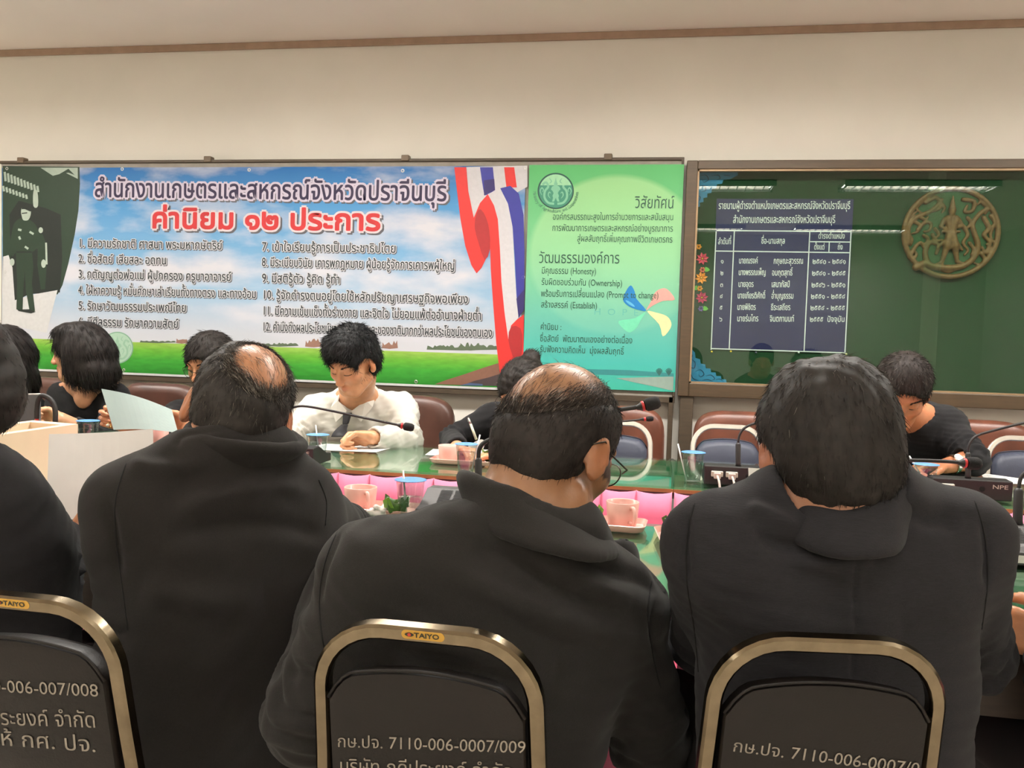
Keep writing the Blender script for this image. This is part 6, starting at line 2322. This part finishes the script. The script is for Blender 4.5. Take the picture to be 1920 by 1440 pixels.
# man in navy blazer
wl, wr = Dp(1340, 1130, 1.46), Dp(1800, 1150, 1.46)
wl[2] = wr[2] = .795
J = dict(neck=Dp(1572, 906, 1.155), shL=Dp(1348, 1030, 1.13), shR=Dp(1792, 1022, 1.17), elL=Dp(1322, 1200, 1.33), elR=Dp(1826, 1230, 1.31), wrL=wl, wrR=wr, pelvis=Dp(1562, 1500, 1.20))
pR = person('black-haired man in navy blazer at the right, seen from behind', J,
    dict(at=Dp(1548, 850, 1.165), yaw=10, pitch=14, roll=-2, scale=.99, neck_r=.060),
    dict(mat=M_NAVYS, name='blazer', collar=True, pad=.026, seams=[[(1302, 944), (1288, 1010), (1288, 1090), (1302, 1180), (1310, 1260)], [(1828, 940), (1848, 1010), (1852, 1090), (1840, 1180)], [(1584, 990), (1582, 1080), (1578, 1180), (1576, 1300)]], collar_lo=.030, open=-.026, collar_h=.076, wr=.0035, half=.098, depth=.090, sh_r=.064, trap=.060, el_r=.052, collar_w=.024, collar_span=96,
         folds=[([(1420, 985), (1455, 1020), (1540, 1030), (1600, 1000)], 18, -.006), ([(1400, 950), (1440, 965), (1500, 990)], 14, .005), ([(1690, 950), (1740, 975), (1800, 970)], 18, -.006), ([(1480, 1045), (1560, 1055), (1640, 1040)], 20, .006), ([(1290, 960), (1285, 1030), (1290, 1090)], 7, -.004), ([(1842, 970), (1852, 1040), (1850, 1100)], 7, -.004), ([(1350, 1150), (1500, 1180), (1700, 1170)], 34, .004), ([(1600, 1000), (1602, 1120), (1598, 1300)], 4, -.0016)]),
    dict(t=.017, top=.7, n=10000, len=.017, grey=.02, r=.0005, lift=.14, messy=.16, sweep=(0, 0, -.05), colour=A([lin(34), lin(30), lin(27)]), nape=.006, rough=.003, crown_tint=(.085, .062, .044),
         cut=[((0, -.02, .150), (.04, .05, .020), .02)]),
    skin=(150, 106, 80), hc_=.0055, seed=8, hands=[dict(wr=wl, f=(.2, 1, -.05), n=(0, 0, -1), th=(1, 0, 0), **flat_hand), dict(wr=wr, f=(-.2, 1, -.05), n=(0, 0, -1), th=(-1, 0, 0), **flat_hand)])
# person at the left edge holding the large page
wl, wr = Dp(-260, 1060, 1.50), Dp(118, 1024, 1.50)
wl[2] = .80
J = dict(neck=Dp(-95, 870, 1.29), shL=Dp(-270, 960, 1.25), shR=Dp(0, 948, 1.29), elL=Dp(-300, 1180, 1.28), elR=Dp(58, 1072, 1.37), wrL=wl, wrR=wr, pelvis=Dp(-90, 1440, 1.30))
person('black-haired person in black jacket cut off by the left edge, holding the large page', J,
    dict(at=Dp(-96, 726, 1.34), yaw=28, pitch=10, scale=1.02, neck_r=.054),
    dict(mat=M_BLKS, name='jacket', collar=True, collar_h=.03, wr=.006, half=.085, depth=.09, sh_r=.064, el_r=.058, cuff_r=.046, bunch=.008),
    dict(t=.014, n=4500, len=.016, r=.0006, lift=.12, sweep=(0, 0, -.05), nape=-.014, ears=False, add=[((0, -.03, -.03), (.096, .07, .075)), ((.078, -.004, -.004), (.028, .048, .058))]),
    skin=(196, 134, 96), seed=11, hands=[dict(wr=wl, f=(.2, 1, -.05), n=(0, 0, -1), th=(1, 0, 0), **flat_hand), dict(wr=wr, f=(.45, .85, .12), n=(-.8, .4, .2), th=(0, .2, 1), curl=(35, 45, 25))])
# person beyond the right edge: only a hand and cuff reach in
wl = Dp(2012, 1212, 1.27)
wr = Dp(2330, 1200, 1.5)
wr[2] = .80
J = dict(neck=Dp(2190, 960, 1.22), shL=Dp(2060, 1040, 1.22), shR=Dp(2390, 1040, 1.22), elL=Dp(2010, 1280, 1.25), elR=Dp(2420, 1290, 1.25), wrL=wl, wrR=wr, pelvis=Dp(2200, 1480, 1.25))
person('person mostly beyond the right edge, one hand resting on the near table', J,
    dict(at=Dp(2200, 800, 1.25), yaw=0, pitch=10, scale=1.0),
    dict(mat=M_BLKS, name='jacket', collar=True, wr=.004, half=.09, depth=.088, sleeve=.9),
    dict(t=.014, n=800, len=.028, nape=-.012),
    skin=(206, 140, 98), seed=13, hands=[dict(wr=wl, f=(-.9, .40, .10), n=(.3, .8, -.2), th=(0, .2, 1), curl=(30, 40, 25)), dict(wr=wr, f=(-.2, 1, -.05), n=(0, 0, -1), th=(-1, 0, 0), **flat_hand)])

# ---------------------------------------------------------------- far row, facing the camera
def far(neck, shR, shL, elR, elL, wrR, wrL, pelvis):
    return dict(neck=neck, shR=shR, shL=shL, elR=elR, elL=elL, wrR=wrR, wrL=wrL, pelvis=pelvis)
def onT(x, y, dz=.03):
    p = A(onZ(x, y, TZ + dz))
    return p
# young man in white shirt
wR, wL = onT(500, 838, .032), Yp(698, 820, 2.985)
J = far(Yp(668, 744, 3.26), Yp(592, 774, 3.33), Yp(752, 770, 3.33), Yp(545, 822, 3.14), Yp(763, 824, 3.16), wR, wL, Yp(668, 915, 3.48))
def boy_cut(s, J, up, fw, rt):
    s.cap(J['neck'] + fw * .07 - up * .005, J['neck'] + fw * .105 - up * .045, .020, .004, .006, '-')
pB = person('young man in white shirt and black tie reading at the far table', J,
    dict(at=Yp(661, 680, 3.08), yaw=164, pitch=30, roll=-4, scale=.99, face='down', neck_r=.056, lash_z=-.001),
    dict(mat=M_WHS, name='white_shirt', wr=.006, half=.090, depth=.096, sh_r=.066, el_r=.056, cuff_r=.040, sleeve=.93, bunch=.008, trap=.050, open=-.028),
    dict(t=.018, top=1.5, n=6000, len=.026, r=.0009, lift=.40, messy=.25, droop=.0, front=.004, colour=A([lin(30), lin(30), lin(31)]), sweep=(0, .02, -.01), nape=.0, rough=.004, add=[((0, .030, .108), (.074, .062, .036)), ((0, .070, .082), (.066, .028, .026))], cut=[((.09, .035, -.015), (.034, .052, .060)), ((-.09, .035, -.015), (.034, .052, .060))]),
    skin=(206, 150, 112), seed=17, h=.0048, 
    hands=[dict(wr=wL, f=(-1, -.15, -.12), n=(.1, -.75, -.6), th=(0, -.2, 1), curl=(62, 80, 50), thumb=(.35, .7)), dict(wr=wR, f=(-.3, -.9, -.1), n=(0, 0, -1), th=(.9, 0, 0), curl=(20, 25, 18))])
r_, Jb, up_, fw_, rt_ = pB['root'], pB['J'], pB['up'], pB['fw'], pB['rt']
nb = Jb['neck']
for sg in (-1, 1):                                 # shirt collar points
    b = MB()
    q = [nb + rt_ * sg * .062 - fw_ * .02 + up_ * .050, nb + rt_ * sg * .055 + fw_ * .062 + up_ * .022, nb + rt_ * sg * .008 + fw_ * .094 - up_ * .008, nb + rt_ * sg * .050 + fw_ * .104 - up_ * .052, nb + rt_ * sg * .084 + fw_ * .060 - up_ * .012, nb + rt_ * sg * .082 - fw_ * .02 + up_ * .022]
    b.add([Vector(p) for p in q], [(0, 1, 4, 5), (1, 2, 3, 4)], M_WHS)
    o = b.build('collar_point', r_, recalc=True)
    o.modifiers.new('thick', 'SOLIDIFY').thickness = .004
    b = MB()
t0 = Vector(nb + fw_ * .116 + up_ * .000)
t1 = Vector(nb + fw_ * .142 - up_ * .036)
t2 = Vector(Yp(640, 818, 3.07))
ax = Vector(rt_)
b = MB()
b.add([t0 - ax * .018, t0 + ax * .018, t1 + ax * .012, t1 - ax * .012, t0 - ax * .014 + Vector((0, -.012, 0)), t0 + ax * .014 + Vector((0, -.012, 0)), t1 + ax * .010 + Vector((0, -.012, 0)), t1 - ax * .010 + Vector((0, -.012, 0))], [(0, 1, 5, 4), (1, 2, 6, 5), (2, 3, 7, 6), (3, 0, 4, 7), (4, 5, 6, 7)], M_TIE)
o = b.build('tie_knot', r_, bevel=.003)
b = MB()
rows = []
for k in range(9):
    f = k / 8
    c = t1.lerp(t2, f) + Vector((0, -.010 - .020 * math.sin(f * 3.14), 0))
    wd = .013 + .024 * f
    rows.append([c - ax * wd, c + Vector((0, -.004, 0)), c + ax * wd])
b.grid(rows, M_TIE)
o = b.build('necktie', r_, smooth=True)
o.modifiers.new('thick', 'SOLIDIFY').thickness = .003
# woman with bobbed hair in profile
wR, wL = onT(70, 856, .035), Yp(116, 786, 3.02)
J = far(Yp(160, 722, 3.30), Yp(116, 742, 3.34), Yp(216, 742, 3.36), Yp(92, 838, 3.20), Yp(196, 826, 3.16), wR, wL, Yp(168, 905, 3.50))
def vneck(depth, wid):
    def f(s, J, up, fw, rt):
        a = J['neck'] + fw * .05 + up * .03
        z = J['neck'] + fw * .115 - up * depth
        for sg in (-1, 0, 1):
            s.cap(a + rt * sg * wid, z, .024, .004, .006, '-')
    return f
def chest_skin(s, Hf, R):
    pass
pW = person('woman with black bobbed hair and black V-neck top, in profile at the left', J,
    dict(at=Yp(149, 664, 3.26), yaw=104, pitch=4, roll=0, scale=1.0, face='open', neck_r=.047, lip=(.95, .5, .5)),
    dict(mat=M_BLKS, name='black_top', wr=.004, half=.074, depth=.090, sh_r=.052, el_r=.046, cuff_r=.036, sleeve=.72, trap=.042),
    dict(t=.018, n=6000, len=.055, r=.0010, lift=.05, messy=.05, wave=.04, droop=.30, reach=.26, h=.006, own_cut=True, crown=(0, .02, .13), sweep=(0, -.01, -.03), colour=A([lin(32), lin(27), lin(25)]),
         add=[((0, -.045, .0), (.102, .105, .100)), ((0, -.060, -.065), (.104, .098, .070)), ((0, -.055, -.11), (.098, .085, .035)), ((.085, .006, -.03), (.022, .032, .085)), ((-.085, .006, -.03), (.022, .032, .085)), ((0, .045, .100), (.066, .045, .03))],
         cut=[((0, .125, -.035), (.100, .100, .092), .010), ((0, .03, -.10), (.065, .085, .10), .012)], rough=.002),
    skin=(206, 150, 116), seed=21, h=.0048, extra=dict(neckcut=vneck(.095, .020), skin=lambda s, Hf, R: s.ell(Yp(156, 742, 3.252), (.040, .032, .055), None, .03)),
    hands=[dict(wr=wL, f=(-1, -.05, .25), n=(.2, -.85, -.3), th=(.1, -.1, 1), curl=(65, 80, 45), thumb=(.3, .7), sc=.92), dict(wr=wR, f=(-.2, -1, -.05), n=(0, 0, -1), th=(1, 0, 0), curl=(20, 20, 15), sc=.92)])
# woman at the far-left edge
wR, wL = onT(-70, 850, .035), onT(40, 850, .035)
J = far(Yp(0, 738, 3.32), Yp(-62, 772, 3.36), Yp(58, 768, 3.36), Yp(-80, 836, 3.22), Yp(72, 836, 3.22), wR, wL, Yp(0, 900, 3.50))
person('long-haired woman in black at the far-left edge beyond the laptop', J,
    dict(at=Yp(4, 668, 3.30), yaw=150, pitch=14, scale=1.0, face='down', neck_r=.047),
    dict(mat=M_BLKS, name='black_top', wr=.004, half=.074, depth=.090, sh_r=.054, el_r=.046, cuff_r=.036, trap=.042),
    dict(t=.016, n=3600, len=.06, r=.0010, lift=.05, messy=.05, droop=.3, wave=.04, reach=.28, h=.006, own_cut=True, crown=(0, .02, .13), colour=A([lin(32), lin(27), lin(25)]),
         add=[((0, -.04, .0), (.095, .10, .10)), ((.075, -.03, -.05), (.075, -.02, -.17), .035, .028), ((-.075, -.03, -.05), (-.075, -.02, -.17), .035, .028), ((0, -.07, -.10), (.09, .05, .10))],
         cut=[((0, .125, -.035), (.078, .072, .095), .010), ((0, .03, -.12), (.052, .075, .12), .012)]),
    skin=(206, 150, 116), seed=23, hands=[dict(wr=wL, f=(-.2, -1, -.05), n=(0, 0, -1), th=(-1, 0, 0), curl=(20, 20, 15), sc=.92), dict(wr=wR, f=(.2, -1, -.05), n=(0, 0, -1), th=(1, 0, 0), curl=(20, 20, 15), sc=.92)])
# person raising the pale page, mostly behind the grey-haired man
wR, wL = Dp(252, 800, 2.92), Dp(352, 806, 2.96)
J = far(Yp(392, 755, 3.34), Yp(335, 778, 3.38), Yp(455, 778, 3.38), Yp(318, 818, 3.12), Yp(440, 830, 3.20), wR, wL, Yp(392, 910, 3.52))
p8 = person('person in black with glasses raising a pale page behind the grey-haired man', J,
    dict(at=Yp(394, 684, 3.30), yaw=170, pitch=18, scale=1.0, glasses=True, face='down'),
    dict(mat=M_BLKS, name='black_shirt', wr=.005, half=.080, depth=.092, sh_r=.058, el_r=.048, cuff_r=.036, sleeve=.92),
    dict(t=.016, top=1.2, n=3200, len=.03, r=.0010, lift=.25, messy=.15, nape=-.01),
    skin=(198, 138, 100), seed=27, h=.0048,
    hands=[dict(wr=wR, f=(-.85, -.1, .28), n=(.35, -.8, .1), th=(.1, .1, 1), curl=(58, 70, 40), thumb=(.35, .6)), dict(wr=wL, f=(-.8, -.1, .35), n=(-.2, -.9, .1), th=(.1, .2, 1), curl=(40, 50, 30), thumb=(.35, .6))])
b = MB()
gp = Dp(205, 797, 2.865)
b.lathe([(.0085 + .0014 * math.cos(a), .0014 * math.sin(a)) for a in [2 * math.pi * k / 8 for k in range(9)]], M_GOLDM, n=20, M=Matrix.Translation(gp) @ Matrix.Rotation(math.radians(80), 4, 'Y'))
b.lathe([(.0001, .004), (.0045, .002), (.005, -.002)], mat('ring_stone', rgb(206, 214, 190), rough=.15), n=12, M=Matrix.Translation(gp + A([0, -.0095, 0])) @ Matrix.Rotation(math.pi / 2, 4, 'X'))
b.build('finger_ring', p8['root'], smooth=True)
# woman writing, mostly behind the bald man
wR, wL = onT(858, 842, .036), onT(950, 852, .034)
J = far(Yp(985, 768, 3.26), Yp(922, 784, 3.32), Yp(1050, 784, 3.32), Yp(846, 824, 3.20), Yp(1035, 836, 3.20), wR, wL, Yp(990, 915, 3.48))
p10 = person('dark-haired woman in black writing with a pen behind the bald man', J,
    dict(at=Yp(980, 738, 3.14), yaw=158, pitch=34, roll=-6, scale=1.0, glasses=True, face='down', neck_r=.048),
    dict(mat=M_BLKS, name='black_blouse', wr=.005, half=.076, depth=.09, sh_r=.054, el_r=.047, cuff_r=.038, sleeve=.88, collar=True, collar_h=.02),
    dict(t=.012, n=4200, len=.035, r=.0009, lift=.05, messy=.06, nape=-.01, sweep=(0, -.08, 0), crown=(0, .08, .09), add=[((.0, -.105, .09), (.034, .032, .032))]),
    skin=(206, 150, 112), seed=31, h=.0048,
    hands=[dict(wr=wR, f=(.75, -.65, .03), n=(.1, -.2, -1), th=(.6, .7, .2), curl=(38, 48, 30), thumb=(.4, .6), sc=.95), dict(wr=wL, f=(-.9, -.4, -.05), n=(0, 0, -1), th=(-.2, -1, 0), curl=(20, 25, 18), sc=.95)])
# the pen in her hand
b = MB()
p0, p1 = Dp(893, 824, dep(onZ(888, 848, TZ + .05))), Dp(878, 783, dep(onZ(888, 848, TZ + .05)) + .03)
t = thing('ballpoint_pen', 'pale ballpoint pen held by the writing woman', 'pen', tuple(p0))
b.tube([p0, Vector(p0).lerp(Vector(p1), .70)], .0042, mat('pen_barrel', rgb(206, 206, 180), rough=.3), n=12)
b.build('barrel', t, smooth=True)
b = MB()
b.tube([Vector(p0).lerp(Vector(p1), .70), Vector(p1)], [.0044, .0034], M_SILV, n=12)
b.build('cap', t, smooth=True)
b = MB()
b.tube([Vector(p0).lerp(Vector(p1), .95) + Vector((-.004, -.003, 0)), Vector(p0).lerp(Vector(p1), .62) + Vector((-.0055, -.004, 0))], .0012, M_EYED, n=6)
b.build('clip', t, smooth=True)
# man with wristwatch, head bent
wR, wL = onT(1672, 880, .034), onT(1772, 874, .036)
J = far(Yp(1716, 782, 3.24), Yp(1642, 806, 3.30), Yp(1772, 800, 3.30), Yp(1618, 862, 3.14), Yp(1822, 862, 3.12), wR, wL, Yp(1712, 925, 3.46))
p11 = person('man in black shirt with silver wristwatch, head bent low at the right', J,
    dict(at=Yp(1690, 736, 3.06), yaw=172, pitch=36, roll=-6, scale=.99, face='down', neck_r=.056),
    dict(mat=M_BLKS, name='black_shirt', wr=.006, half=.084, depth=.094, sh_r=.062, el_r=.052, cuff_r=.044, sleeve=.18, bunch=.007, open=-.010, collar=True, collar_h=.026, collar_span=145, collar_drop=.05),
    dict(t=.013, top=1.3, n=4200, len=.020, droop=.0, r=.0009, lift=.35, messy=.2, front=-.008, grey=.06, colour=A([lin(40), lin(33), lin(30)]), nape=-.006, rough=.003),
    skin=(196, 128, 92), seed=37, h=.0048,
    hands=[dict(wr=wL, f=(-1, -.30, .02), n=(.1, -.1, -1), th=(-.2, -1, .1), curl=(22, 34, 24)), dict(wr=wR, f=(.8, -.5, .05), n=(-.1, -.1, -1), th=(.3, -.9, .2), curl=(35, 45, 30))])
q = p11['J']
d = unit(q['wrL'] - q['elL'])
c = q['wrL'] - d * .035
t = thing('wristwatch', 'silver wristwatch on the wrist of the man with head bent low', 'watch', tuple(c))
Q = Matrix.Translation(c) @ Vector(d).to_track_quat('Z', 'Y').to_matrix().to_4x4()
b = MB()
b.lathe([(.0315, -.008), (.0335, -.006), (.0335, .006), (.0315, .008), (.0305, .0)], M_SILV, n=36, M=Q)
b.build('bracelet', t, auto=40)
b = MB()
nn = unit(A([-.15, -.8, .6]) - d * np.dot(A([-.15, -.8, .6]), d))
b.lathe([(.0001, .004), (.014, .004), (.016, .002), (.016, -.003)], M_SILV, n=26, M=Matrix.Translation(c + nn * .034) @ Vector(nn).to_track_quat('Z', 'Y').to_matrix().to_4x4())
b.build('watch_case', t, auto=40)
b = MB()
b.lathe([(.0001, .0046), (.0125, .0046)], M_LABEL, n=26, M=Matrix.Translation(c + nn * .034) @ Vector(nn).to_track_quat('Z', 'Y').to_matrix().to_4x4())
b.build('watch_dial', t)
